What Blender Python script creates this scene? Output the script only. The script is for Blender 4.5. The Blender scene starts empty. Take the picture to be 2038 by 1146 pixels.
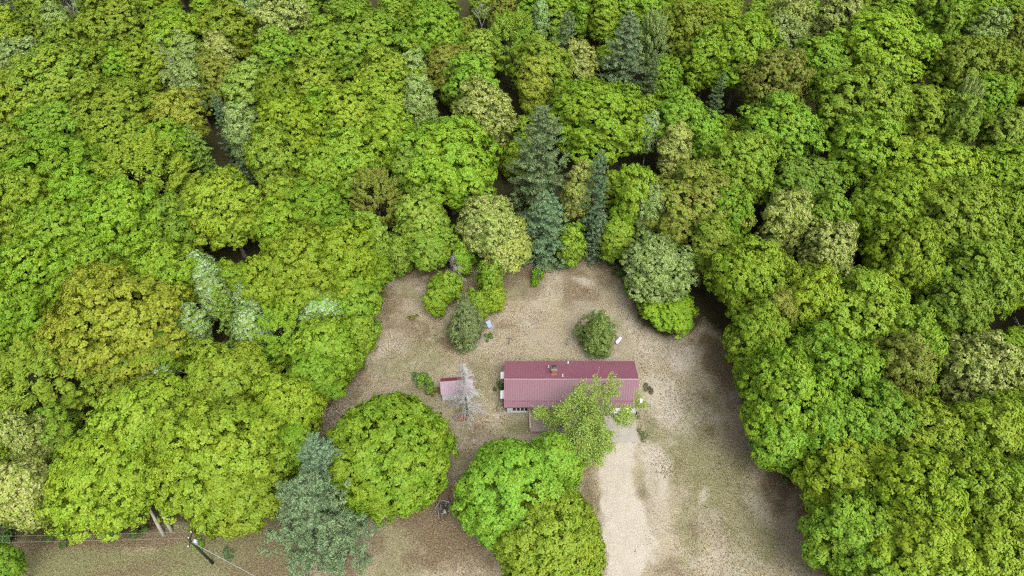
import bpy, math, random
import numpy as np

# ------------------------------------------------------------------ camera, light, exposure
S = bpy.context.scene
COL = S.collection
cam_d = bpy.data.cameras.new('camera'); cam = bpy.data.objects.new('camera', cam_d); COL.objects.link(cam)
cam.location = (0, 0, 84); cam.rotation_euler = (math.radians(40), 0, 0)
cam_d.sensor_width = 36; cam_d.lens = 24; cam_d.clip_start = 1; cam_d.clip_end = 6000
S.camera = cam
W = bpy.data.worlds.new('World'); S.world = W; W.use_nodes = True
SUN_EL, SUN_AZ = math.radians(58), math.radians(152)      # azimuth clockwise from +Y
nt = W.node_tree; bg = nt.nodes['Background']
sky = nt.nodes.new('ShaderNodeTexSky'); sky.sky_type = 'NISHITA'; sky.sun_disc = False
sky.sun_elevation = SUN_EL; sky.sun_rotation = SUN_AZ; sky.dust_density = 6; sky.ozone_density = 1; sky.altitude = 200
hs = nt.nodes.new('ShaderNodeHueSaturation'); hs.inputs['Saturation'].default_value = 0.22   # an overcast, nearly neutral sky
nt.links.new(sky.outputs[0], hs.inputs['Color']); nt.links.new(hs.outputs[0], bg.inputs['Color'])
bg.inputs['Strength'].default_value = 0.15
sun_d = bpy.data.lights.new('sun', 'SUN'); sun_d.energy = 1.5; sun_d.angle = math.radians(42); sun_d.color = (1, .96, .9)
sun = bpy.data.objects.new('sun', sun_d); COL.objects.link(sun)
sun.rotation_euler = (math.pi/2 - SUN_EL, 0, math.pi - SUN_AZ)
S.view_settings.view_transform = 'Standard'; S.view_settings.look = 'None'; S.view_settings.gamma = 1
S.view_settings.use_curve_mapping = False; S.view_settings.exposure = 0.78
S.render.engine = 'CYCLES'
cy = S.cycles
cy.use_denoising = False; cy.filter_width = 1.2
cy.max_bounces = 6; cy.diffuse_bounces = 2; cy.glossy_bounces = 2; cy.transmission_bounces = 4; cy.transparent_max_bounces = 4

rng = np.random.default_rng(7)
random.seed(7)

# ------------------------------------------------------------------ materials
def new_mat(name):
    m = bpy.data.materials.new(name); m.use_nodes = True
    n = m.node_tree.nodes; return m, n, m.node_tree.links, n['Principled BSDF'], n['Material Output']

def mat(name, col, rough=.7, var=.25, scale=3.0, spec=.3, bump=0, metallic=0):
    m, n, l, p, o = new_mat(name)
    tc = n.new('ShaderNodeTexCoord'); nz = n.new('ShaderNodeTexNoise'); nz.inputs['Scale'].default_value = scale
    nz.inputs['Detail'].default_value = 5
    l.new(tc.outputs['Object'], nz.inputs['Vector'])
    mx = n.new('ShaderNodeMix'); mx.data_type = 'RGBA'
    mx.inputs['A'].default_value = tuple(c*(1-var) for c in col) + (1,)
    mx.inputs['B'].default_value = tuple(min(c*(1+var), .9) for c in col) + (1,)
    l.new(nz.outputs['Fac'], mx.inputs['Factor']); l.new(mx.outputs['Result'], p.inputs['Base Color'])
    p.inputs['Roughness'].default_value = rough; p.inputs['Specular IOR Level'].default_value = spec; p.inputs['Metallic'].default_value = metallic
    if bump:
        b = n.new('ShaderNodeBump'); b.inputs['Strength'].default_value = bump; b.inputs['Distance'].default_value = .02
        l.new(nz.outputs['Fac'], b.inputs['Height']); l.new(b.outputs['Normal'], p.inputs['Normal'])
    return m

def leaf_mat(name, rnd=.22, trans=.2, pale=None, pale_amt=0.0, rough=.55, spec=.2):
    """leaf colour = the tree's own colour (object colour), varied leaf by leaf and branch by branch"""
    m, n, l, p, o = new_mat(name)
    oi = n.new('ShaderNodeObjectInfo'); g = n.new('ShaderNodeNewGeometry'); tc = n.new('ShaderNodeTexCoord')
    nz = n.new('ShaderNodeTexNoise'); nz.inputs['Scale'].default_value = .45; nz.inputs['Detail'].default_value = 2
    l.new(tc.outputs['Object'], nz.inputs['Vector'])
    mr = n.new('ShaderNodeMapRange'); mr.inputs['To Min'].default_value = 1-rnd; mr.inputs['To Max'].default_value = 1+rnd
    l.new(g.outputs['Random Per Island'], mr.inputs['Value'])
    hsv = n.new('ShaderNodeHueSaturation')
    hm = n.new('ShaderNodeMapRange'); hm.inputs['From Min'].default_value = .3; hm.inputs['From Max'].default_value = .7
    hm.inputs['To Min'].default_value = .488; hm.inputs['To Max'].default_value = .512
    l.new(nz.outputs['Fac'], hm.inputs['Value']); l.new(hm.outputs[0], hsv.inputs['Hue'])
    l.new(oi.outputs['Color'], hsv.inputs['Color']); l.new(mr.outputs[0], hsv.inputs['Value'])
    src = hsv.outputs['Color']
    if pale:
        cmp_ = n.new('ShaderNodeMath'); cmp_.operation = 'MULTIPLY_ADD'; cmp_.inputs[1].default_value = 7.31; cmp_.inputs[2].default_value = .17
        fr = n.new('ShaderNodeMath'); fr.operation = 'FRACT'
        lt = n.new('ShaderNodeMath'); lt.operation = 'LESS_THAN'; lt.inputs[1].default_value = pale_amt
        l.new(g.outputs['Random Per Island'], cmp_.inputs[0]); l.new(cmp_.outputs[0], fr.inputs[0]); l.new(fr.outputs[0], lt.inputs[0])
        mx = n.new('ShaderNodeMix'); mx.data_type = 'RGBA'; mx.inputs['B'].default_value = pale + (1,)
        l.new(lt.outputs[0], mx.inputs['Factor']); l.new(src, mx.inputs['A']); src = mx.outputs['Result']
    l.new(src, p.inputs['Base Color']); p.inputs['Roughness'].default_value = rough; p.inputs['Specular IOR Level'].default_value = spec
    tr = n.new('ShaderNodeBsdfTranslucent'); l.new(src, tr.inputs['Color'])
    ms = n.new('ShaderNodeMixShader'); ms.inputs[0].default_value = trans
    l.new(p.outputs[0], ms.inputs[1]); l.new(tr.outputs[0], ms.inputs[2]); l.new(ms.outputs[0], o.inputs['Surface'])
    return m

M = dict(
    leaf=leaf_mat('broad_leaf'), needle=leaf_mat('needle', .5, .1, rough=.6),
    silver=leaf_mat('silver_leaf', .3, .25, (.37, .45, .30), .32), cream=leaf_mat('cream_blossom_leaf', .32, .3, (.44, .455, .17), .36), bronze=leaf_mat('bronze_leaf', .32, .3, (.27, .26, .055), .38), palegreen=leaf_mat('pale_leaf', .32, .3, (.36, .43, .19), .33), gold=leaf_mat('gold_leaf', .32, .3, (.315, .34, .04), .3),
    shrub=leaf_mat('shrub_leaf', .5, .2),
    tuft=leaf_mat('ground_cover', .38, .1, rough=.8, spec=.1),
    bark=mat('bark', (.13, .105, .08), .9, .4, 6), greybark=mat('grey_bark', (.2, .18, .16), .9, .35, 6),
    dead=mat('dead_wood', (.33, .325, .315), .9, .3, 4), palebark=mat('pale_bark', (.36, .34, .29), .9, .3, 4),
    roof_front=mat('front_slope_maroon_metal', (.165, .073, .097), .42, .10, .6, .5), roof_rear=mat('maroon_metal', (.205, .08, .11), .4, .12, .6, .5),  # one maroon roof: slope tones set apart to balance the light on each
    trim=mat('maroon_trim', (.22, .06, .09), .4, .1, 1, .5), white=mat('white_paint', (.78, .79, .79), .5, .06, 2),
    siding=mat('pale_grey_siding', (.55, .6, .62), .6, .08, 2), dark=mat('dark_opening', (.015, .016, .02), .15, .1, 1, .6),
    black=mat('black_metal', (.03, .035, .045), .4, .2, 4), brick=mat('red_brick', (.28, .12, .08), .9, .25, 8), mortar=mat('mortar', (.4, .37, .33), .9, .15, 8),
    deck=mat('weathered_deck', (.32, .27, .23), .85, .25, 5), rail=mat('pale_timber', (.5, .4, .27), .8, .15, 4),
    concrete=mat('concrete', (.31, .29, .25), .9, .22, .9, .2), paver=mat('porch_slab', (.30, .25, .21), .9, .25, 2),
    pole=mat('creosote_pole', (.035, .03, .026), .85, .3, 5), steel=mat('galvanised_steel', (.45, .5, .58), .4, .12, 6, .5, 0, .3),
    wire=mat('wire', (.3, .3, .3), .5, .1, 3), blue=mat('blue_plastic', (.3, .36, .5), .5, .1, 3),
    rust=mat('red_mulch', (.30, .11, .06), .95, .3, 5), junk=mat('junk_dark', (.05, .045, .04), .8, .5, 6), straw=mat('straw', (.46, .36, .24), .95, .25, 3),
    shedred=mat('shed_red_metal', (.20, .04, .065), .4, .12, 1, .5), shedsheen=mat('shed_sheen_metal', (.27, .18, .225), .45, .1, 1, .5),  # front slope's lilac is the red metal with sky sheen painted in
    litter=mat('leaf_litter', (.24, .17, .1), .95, .5, .7), soil=mat('soil', (.1, .08, .06), .95, .3, 3),
)

# ------------------------------------------------------------------ mesh helpers
def mesh_np(name, co, faces_n, idx, m, smooth=False):
    """co (n,3); faces of faces_n corners each; idx flat"""
    me = bpy.data.meshes.new(name)
    me.vertices.add(len(co)); me.vertices.foreach_set('co', np.asarray(co, np.float32).ravel())
    me.loops.add(len(idx)); me.loops.foreach_set('vertex_index', np.asarray(idx, np.int32))
    nf = len(idx)//faces_n
    me.polygons.add(nf); me.polygons.foreach_set('loop_start', np.arange(0, nf*faces_n, faces_n, dtype=np.int32))
    if smooth: me.polygons.foreach_set('use_smooth', np.ones(nf, bool))
    me.update(calc_edges=True); me.materials.append(m)
    return me

def nrm(v):
    return v/np.maximum(np.linalg.norm(v, axis=1, keepdims=True), 1e-6)

def leaves_mesh(name, c, n, L, Wd, m, axis=None, fold=.12):
    """one rhombic leaf spray per centre c, facing n; axis = preferred long direction"""
    k = len(c); n = nrm(n)
    t = rng.normal(size=(k, 3)) if axis is None else axis + rng.normal(size=(k, 3))*.35
    t = nrm(t - n*np.sum(t*n, 1, keepdims=True)); b = np.cross(n, t)
    s = rng.uniform(.7, 1.3, (k, 1)); L = L*s; Wd = Wd*s
    v = np.empty((k, 4, 3))
    v[:, 0] = c - t*L/2; v[:, 1] = c + b*Wd/2 + n*fold*Wd - t*L*.05; v[:, 2] = c + t*L/2 - n*.1*L; v[:, 3] = c - b*Wd/2 + n*fold*Wd - t*L*.05
    return mesh_np(name, v.reshape(-1, 3), 4, np.arange(k*4), m)

class MB:
    def __init__(s): s.v, s.f = [], []
    def poly(s, pts): i = len(s.v); s.v += [tuple(p) for p in pts]; s.f.append(tuple(range(i, i+len(pts)))); return s
    def hexa(s, p):                       # 8 points: bottom 4 ccw, top 4 ccw
        i = len(s.v); s.v += [tuple(q) for q in p]
        for f in ((3, 2, 1, 0), (4, 5, 6, 7), (0, 1, 5, 4), (1, 2, 6, 5), (2, 3, 7, 6), (3, 0, 4, 7)): s.f.append(tuple(i+a for a in f))
        return s
    def box(s, x0, y0, z0, x1, y1, z1):
        return s.hexa([(x0, y0, z0), (x1, y0, z0), (x1, y1, z0), (x0, y1, z0), (x0, y0, z1), (x1, y0, z1), (x1, y1, z1), (x0, y1, z1)])
    def tube(s, pts, rad, n=6, cap=True):
        P = [np.array(p, float) for p in pts]; i0 = len(s.v)
        for k, p in enumerate(P):
            d = P[min(k+1, len(P)-1)] - P[max(k-1, 0)]; d /= np.linalg.norm(d) + 1e-9
            a = np.cross(d, (0, 0, 1) if abs(d[2]) < .9 else (1, 0, 0)); a /= np.linalg.norm(a); b = np.cross(d, a)
            r = rad[k] if hasattr(rad, '__len__') else rad
            for j in range(n):
                th = 2*math.pi*j/n; s.v.append(tuple(p + r*(math.cos(th)*a + math.sin(th)*b)))
        for k in range(len(P)-1):
            for j in range(n):
                a = i0+k*n+j; b = i0+k*n+(j+1) % n; s.f.append((a, b, b+n, a+n))
        if cap: s.f.append(tuple(i0+j for j in range(n))[::-1]); s.f.append(tuple(i0+(len(P)-1)*n+j for j in range(n)))
        return s
    def mesh(s, name, m, smooth=False):
        me = bpy.data.meshes.new(name); me.from_pydata(s.v, [], s.f); me.materials.append(m)
        if smooth:
            for p in me.polygons: p.use_smooth = True
        me.update(); return me
    def build(s, name, m, parent=None, smooth=False): return link(name, s.mesh(name, m, smooth), parent)

def link(name, me, parent=None):
    o = bpy.data.objects.new(name, me); COL.objects.link(o)
    if parent: o.parent = parent
    return o
def tag(o, label, cat, group=None, kind=None):
    if label: o['label'] = label
    if cat: o['category'] = cat
    if group: o['group'] = group
    if kind: o['kind'] = kind
    return o
def thing(name, label, cat, loc=(0, 0, 0), rz=0, group=None):
    o = link(name, None); o.location = loc; o.rotation_euler = (0, 0, rz); return tag(o, label, cat, group)

# ------------------------------------------------------------------ ground
CLEAR = [(-20.8, 75.1), (-14.0, 75.1), (-9.8, 74.0), (-1.6, 76.8), (5.9, 75.1), (11.0, 77.6), (17.2, 76.3), (18.6, 69.7), (19.7, 62.7), (23.6, 60.4), (29.5, 63.7), (32.5, 59.0), (32.5, 50.3), (33.7, 43.3), (37.2, 37.6), (38.1, 31.7), (39.8, 25.1), (37.9, 17.6), (-40.1, 17.6), (-73.5, 17.6), (-80.7, 29.2), (-62.5, 29.5), (-50.7, 30.7), (-41.8, 32.0), (-32.7, 32.9), (-29.9, 37.6), (-26.4, 47.1), (-23.3, 54.5), (-21.6, 63.7), (-21.5, 69.7)]
DRIVE = [(11.7, 43.4), (17.0, 43.4), (16.7, 37.6), (15.9, 25.9), (15.3, 10), (9.8, 10), (11.0, 25.9), (11.4, 34.9)]

def poly_dist(px, py, poly):
    """signed distance, negative inside"""
    d = np.full(px.shape, 1e9); ins = np.zeros(px.shape, bool); n = len(poly)
    for i in range(n):
        x1, y1 = poly[i]; x2, y2 = poly[i-1]
        ex, ey = x2-x1, y2-y1; t = np.clip(((px-x1)*ex + (py-y1)*ey)/(ex*ex+ey*ey+1e-9), 0, 1)
        d = np.minimum(d, np.hypot(px-x1-t*ex, py-y1-t*ey))
        if y1 != y2:
            c = ((y1 > py) != (y2 > py)) & (px < (x2-x1)*(py-y1)/(y2-y1)+x1); ins ^= c
    return np.where(ins, -d, d)

def vnoise(x, y, s, seed):
    r = np.random.default_rng(seed).random((256, 256)); x = x/s; y = y/s
    xi = np.floor(x).astype(int); yi = np.floor(y).astype(int); fx = x-xi; fy = y-yi
    fx = fx*fx*(3-2*fx); fy = fy*fy*(3-2*fy)
    g = lambda a, b: r[a % 256, b % 256]
    return (g(xi, yi)*(1-fx)+g(xi+1, yi)*fx)*(1-fy) + (g(xi, yi+1)*(1-fx)+g(xi+1, yi+1)*fx)*fy
def fbm(x, y, s, seed): return sum(vnoise(x, y, s/2**k, seed+k)*.5**k for k in range(4))/1.875
def sst(a, b, v): t = np.clip((v-a)/(b-a), 0, 1); return t*t*(3-2*t)

# (x, y, rx, ry, rot deg, strength): patches of the yard's own cover
SAND = [(18.6, 41.2, 2.2, 3.0, 40, .7), (19.6, 39.0, 2.6, 1.3, 60, .6), (18.2, 37.5, 1.8, 4.5, 0, .6), (21.5, 51, 3.4, 8, 12, .6), (20, 61, 2.6, 8, 35, .5), (25.5, 57, 5, 2.6, 30, .55), (11.5, 72, 3, 1.1, -20, .6), (2.4, 63, 1.6, 1.1, 0, .5),
        (24.6, 36, .7, 1.7, -25, .55), (31, 34.5, 1.6, 3.6, 25, .45), (17.6, 32, 2.2, 7, 0, .45), (25.5, 27.5, 5, 3, 0, .38), (-1.6, 47.4, 1.3, 1.0, 20, .5), (-3, 45.8, 2.0, .8, 0, .35), (24, 46.5, 1.2, .7, 0, .5), (6, 66, 9, 3, 10, .25), (0, 60, 12, 3.5, 0, .28)]
GREEN = [(-13, 57.5, 7, 5, 30, .55), (-4.3, 53, 3, 5, 0, .5), (1, 45.5, 3.2, 1.7, 0, .75), (25, 40, 5.5, 9, 15, .68), (29, 30, 5, 6, 0, .6), (22, 32, 3, 6, 0, .55), (-55, 27.5, 22, 5.5, 0, .95), (-33, 27.5, 9, 5, 0, .9), (19.6, 45, 1.6, 3.5, 0, .6), (8, 55.6, 9, 1.1, 0, .55), (-20, 66, 1.6, 5, 0, .4), (-1.6, 51, .8, 4, 0, .6), (6, 43, 6, 2.5, 0, .5), (-42, 24, 10, 3, 0, .6)]
BROWN = [(30, 55.5, 2.4, 5.5, 15, .95), (26.5, 50, 3.2, 2.6, 20, .6), (34.5, 37, 1.9, 6, -25, .8), (10.5, 69.5, 4.2, 1.7, -20, .6), (3.5, 70, 2.5, 1.8, 0, .5), (-9, 32, 8, 7, 0, .85), (-24, 54, 2.5, 7, -25, .8), (-3.5, 42.5, 4.5, 4, 0, .5), (-8, 59.5, 3.5, 1.8, 0, .75), (-19.5, 69, 2, 4, 0, .7), (-31, 29, 5, 3, 0, .45), (-52, 30.5, 24, 1.6, 0, .8), (-62, 26, 5, 2, 0, .6), (-45, 26.5, 6, 1.8, 10, .6), (-30, 26, 5, 3, 0, .6), (9.8, 34, 1.4, 7, 0, .6), (-7.0, 47.2, 1, .9, 0, .6), (16, 73.5, 4, 4, 0, .55), (-14, 73, 7, 3, 0, .8), (2, 74, 6, 2.2, 0, .8), (6, 27, 5, 5, 0, .5), (14, 58, 2.6, 1.6, 0, .5), (37, 30, 2.2, 6, 0, .6), (33, 46, 2, 5, -10, .5)]

def patches(x, y, L, seed):
    w = np.zeros(x.shape); nx = (fbm(x, y, 5, seed)-.5); 
    for (cx, cy_, rx, ry, a, s) in L:
        a = math.radians(a); dx, dy = x-cx, y-cy_; u = (dx*math.cos(a)+dy*math.sin(a))/rx; v = (-dx*math.sin(a)+dy*math.cos(a))/ry
        w = np.maximum(w, s*sst(1.35, .35, np.hypot(u, v) + nx*1.6))
    return w

def ground_height(x, y):
    r = np.exp(-((np.abs(x)/140)**6 + (np.abs(y-90)/140)**6))
    return (fbm(x, y, 9, 31)-.5)*.10*r + (fbm(x, y, 1.6, 35)-.5)*.05*r

def build_ground():
    def axis(a, b, step, far):
        core = np.arange(a, b+1e-6, step); ext = [] ; d = step; p = 0
        while p < far: d *= 1.5; p += d; ext.append(p)
        ext = np.array(ext); return np.concatenate([a-ext[::-1], core, b+ext])
    xs = axis(-90, 75, .5, 2600); ys = axis(12, 90, .5, 2600)
    X, Y = np.meshgrid(xs, ys); Z = ground_height(X, Y)
    house = poly_dist(X, Y, [(-1, 43), (17.2, 43), (17.2, 54), (-1, 54)])
    Z = Z*sst(0, 3, house)
    jig = (fbm(X, Y, 3, 61)-.5)
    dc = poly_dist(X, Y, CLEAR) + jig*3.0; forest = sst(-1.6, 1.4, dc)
    dd = poly_dist(X, Y, DRIVE) + jig*4.5 + (fbm(X, Y, 8, 71)-.5)*4.0
    sand = np.maximum(patches(X, Y, SAND, 11), sst(.7, -1.1, dd)); green = patches(X, Y, GREEN, 21); brown = patches(X, Y, BROWN, 41)
    green = np.maximum(green, .6*sst(.46, .70, fbm(X, Y, 7, 81))); brown = np.maximum(brown, .58*sst(.48, .74, fbm(X, Y, 4.5, 91))*sst(-30, -22, X)); sand = np.maximum(sand, .42*sst(.48, .74, fbm(X, Y, 3.6, 101))*sst(-30, -22, X))
    green *= 1-sst(.5, .9, sand); brown *= 1-sst(.3, .8, sst(.5, -.6, dd))
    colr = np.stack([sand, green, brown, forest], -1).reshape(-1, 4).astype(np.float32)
    ny, nx = X.shape; ii = np.arange(ny*nx).reshape(ny, nx)
    q = np.stack([ii[:-1, :-1], ii[:-1, 1:], ii[1:, 1:], ii[1:, :-1]], -1).reshape(-1, 4)
    cx = (X[:-1, :-1]+X[1:, 1:])/2; cyy = (Y[:-1, :-1]+Y[1:, 1:])/2
    indr = (poly_dist(cx, cyy, DRIVE) < 0).ravel()
    co = np.stack([X, Y, Z], -1).reshape(-1, 3)
    for name, sel in (('ground', ~indr), ('driveway', indr)):
        f = q[sel]; used, inv = np.unique(f.ravel(), return_inverse=True)
        me = mesh_np(name, co[used], 4, inv, M['ground'], True)
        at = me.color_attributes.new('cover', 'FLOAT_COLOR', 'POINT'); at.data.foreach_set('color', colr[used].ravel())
        tag(link(name, me), 'pale sandy driveway running from the concrete pad' if name == 'driveway' else 'dry patchy lawn and leaf-strewn woodland floor', None, kind='structure')

def ground_mat():
    m, n, l, p, o = new_mat('yard_cover')
    at = n.new('ShaderNodeVertexColor'); at.layer_name = 'cover'
    sep = n.new('ShaderNodeSeparateColor'); l.new(at.outputs['Color'], sep.inputs[0])
    tc = n.new('ShaderNodeTexCoord')
    def noise(scale, detail=4, rough=.6, stretch=None):
        z = n.new('ShaderNodeTexNoise'); z.inputs['Scale'].default_value = scale; z.inputs['Detail'].default_value = detail; z.inputs['Roughness'].default_value = rough
        l.new(tc.outputs['Object'], z.inputs['Vector']); return z.outputs['Fac']
    def ramp(f, stops):
        r = n.new('ShaderNodeValToRGB'); e = r.color_ramp.elements
        while len(e) < len(stops): e.new(.5)
        for k, (ps, c) in enumerate(stops): e[k].position = ps; e[k].color = c + (1,)
        l.new(f, r.inputs[0]); return r.outputs[0]
    def mix(f, a, b):
        x = n.new('ShaderNodeMix'); x.data_type = 'RGBA'; l.new(f, x.inputs['Factor']); l.new(a, x.inputs['A']); l.new(b, x.inputs['B']); return x.outputs['Result']
    def edge(w, nz, amt=.9, soft=.36):                      # break a soft mask up into ragged patches
        a = n.new('ShaderNodeMath'); a.operation = 'SUBTRACT'; a.inputs[1].default_value = .5; l.new(nz, a.inputs[0])
        b = n.new('ShaderNodeMath'); b.operation = 'MULTIPLY_ADD'; b.inputs[1].default_value = amt; l.new(a.outputs[0], b.inputs[0]); l.new(w, b.inputs[2])
        r = n.new('ShaderNodeMapRange'); r.interpolation_type = 'SMOOTHSTEP'; r.inputs['From Min'].default_value = .5-soft; r.inputs['From Max'].default_value = .5+soft
        l.new(b.outputs[0], r.inputs['Value']); return r.outputs[0]
    fine = noise(5.5, 6, .75); mid = noise(.9, 8, .72); broad = noise(.22, 4, .6); vf = noise(11, 4, .8)
    tan = ramp(fine, [(.33, (.12, .10, .06)), (.45, (.24, .205, .13)), (.56, (.345, .305, .20)), (.7, (.52, .47, .345))])
    tan2 = ramp(fine, [(.33, (.10, .083, .058)), (.45, (.20, .168, .12)), (.56, (.29, .25, .185)), (.7, (.47, .42, .325))])
    base = mix(edge(broad, mid, .8, .2), tan, tan2)
    grn = ramp(fine, [(.33, (.055, .055, .024)), (.45, (.13, .128, .06)), (.57, (.205, .195, .10)), (.7, (.37, .335, .215))])
    c = mix(edge(sep.outputs[1], mid, 1.0), base, grn)
    brn = ramp(fine, [(.33, (.04, .03, .017)), (.45, (.105, .08, .047)), (.57, (.185, .142, .088)), (.72, (.36, .295, .2))])
    c = mix(edge(sep.outputs[2], mid, 1.1), c, brn)
    snd = mix(edge(mid, broad, .7, .25), ramp(fine, [(.33, (.27, .235, .19)), (.47, (.345, .31, .25)), (.6, (.42, .378, .31))]), ramp(fine, [(.33, (.36, .322, .26)), (.5, (.42, .38, .315)), (.66, (.49, .445, .375))]))
    c = mix(edge(sep.outputs[0], mid, .9), c, snd)
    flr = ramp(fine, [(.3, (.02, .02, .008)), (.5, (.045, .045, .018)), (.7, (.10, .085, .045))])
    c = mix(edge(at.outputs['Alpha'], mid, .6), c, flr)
    # scattered dark stems and pale dead leaves
    sp = ramp(vf, [(.28, (.6, .57, .53)), (.40, (1, 1, 1)), (.68, (1, 1, 1)), (.8, (1.25, 1.22, 1.15))])
    mu = n.new('ShaderNodeMix'); mu.data_type = 'RGBA'; mu.blend_type = 'MULTIPLY'; mu.inputs['Factor'].default_value = 1
    l.new(c, mu.inputs['A']); l.new(sp, mu.inputs['B'])
    l.new(mu.outputs['Result'], p.inputs['Base Color']); p.inputs['Roughness'].default_value = .95; p.inputs['Specular IOR Level'].default_value = .1
    b = n.new('ShaderNodeBump'); b.inputs['Strength'].default_value = .7; b.inputs['Distance'].default_value = .06
    l.new(vf, b.inputs['Height']); l.new(b.outputs[0], p.inputs['Normal'])
    return m
M['ground'] = ground_mat()
build_ground()

# ------------------------------------------------------------------ house
def ribbed(name, m, parent, x0, x1, ya, za, yb, zb, pitch=.23, rib=.028, thick=.03):
    """a metal roof slope from the eave (ya,za) to the ridge (yb,zb) with raised ribs"""
    s = MB(); d = np.array([0, yb-ya, zb-za]); nn = np.array([0, -(zb-za), yb-ya]); nn = nn/np.linalg.norm(nn)
    if nn[2] < 0: nn = -nn
    prof = []; k = int((x1-x0)/pitch); st = (x1-x0)/k
    for i in range(k):
        a = x0+i*st; prof += [(a, 0), (a+st*.66, 0), (a+st*.74, rib), (a+st*.92, rib)]
    prof.append((x1, 0))
    A = [np.array([x, ya, za])+nn*h for x, h in prof]; B = [p+d for p in A]
    for i in range(len(prof)-1): s.poly([A[i], A[i+1], B[i+1], B[i]] if yb > ya else [A[i+1], A[i], B[i], B[i+1]])
    a0 = np.array([x0, ya, za])-nn*thick; a1 = np.array([x1, ya, za])-nn*thick
    s.poly([a0, a0+d, a1+d, a1]); s.poly([a0, a1, A[-1], A[0]]); s.poly([a0+d, B[0], B[-1], a1+d])
    s.poly([a0, A[0], B[0], a0+d]); s.poly([a1, a1+d, B[-1], A[-1]])
    return s.build(name, m, parent)

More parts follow.
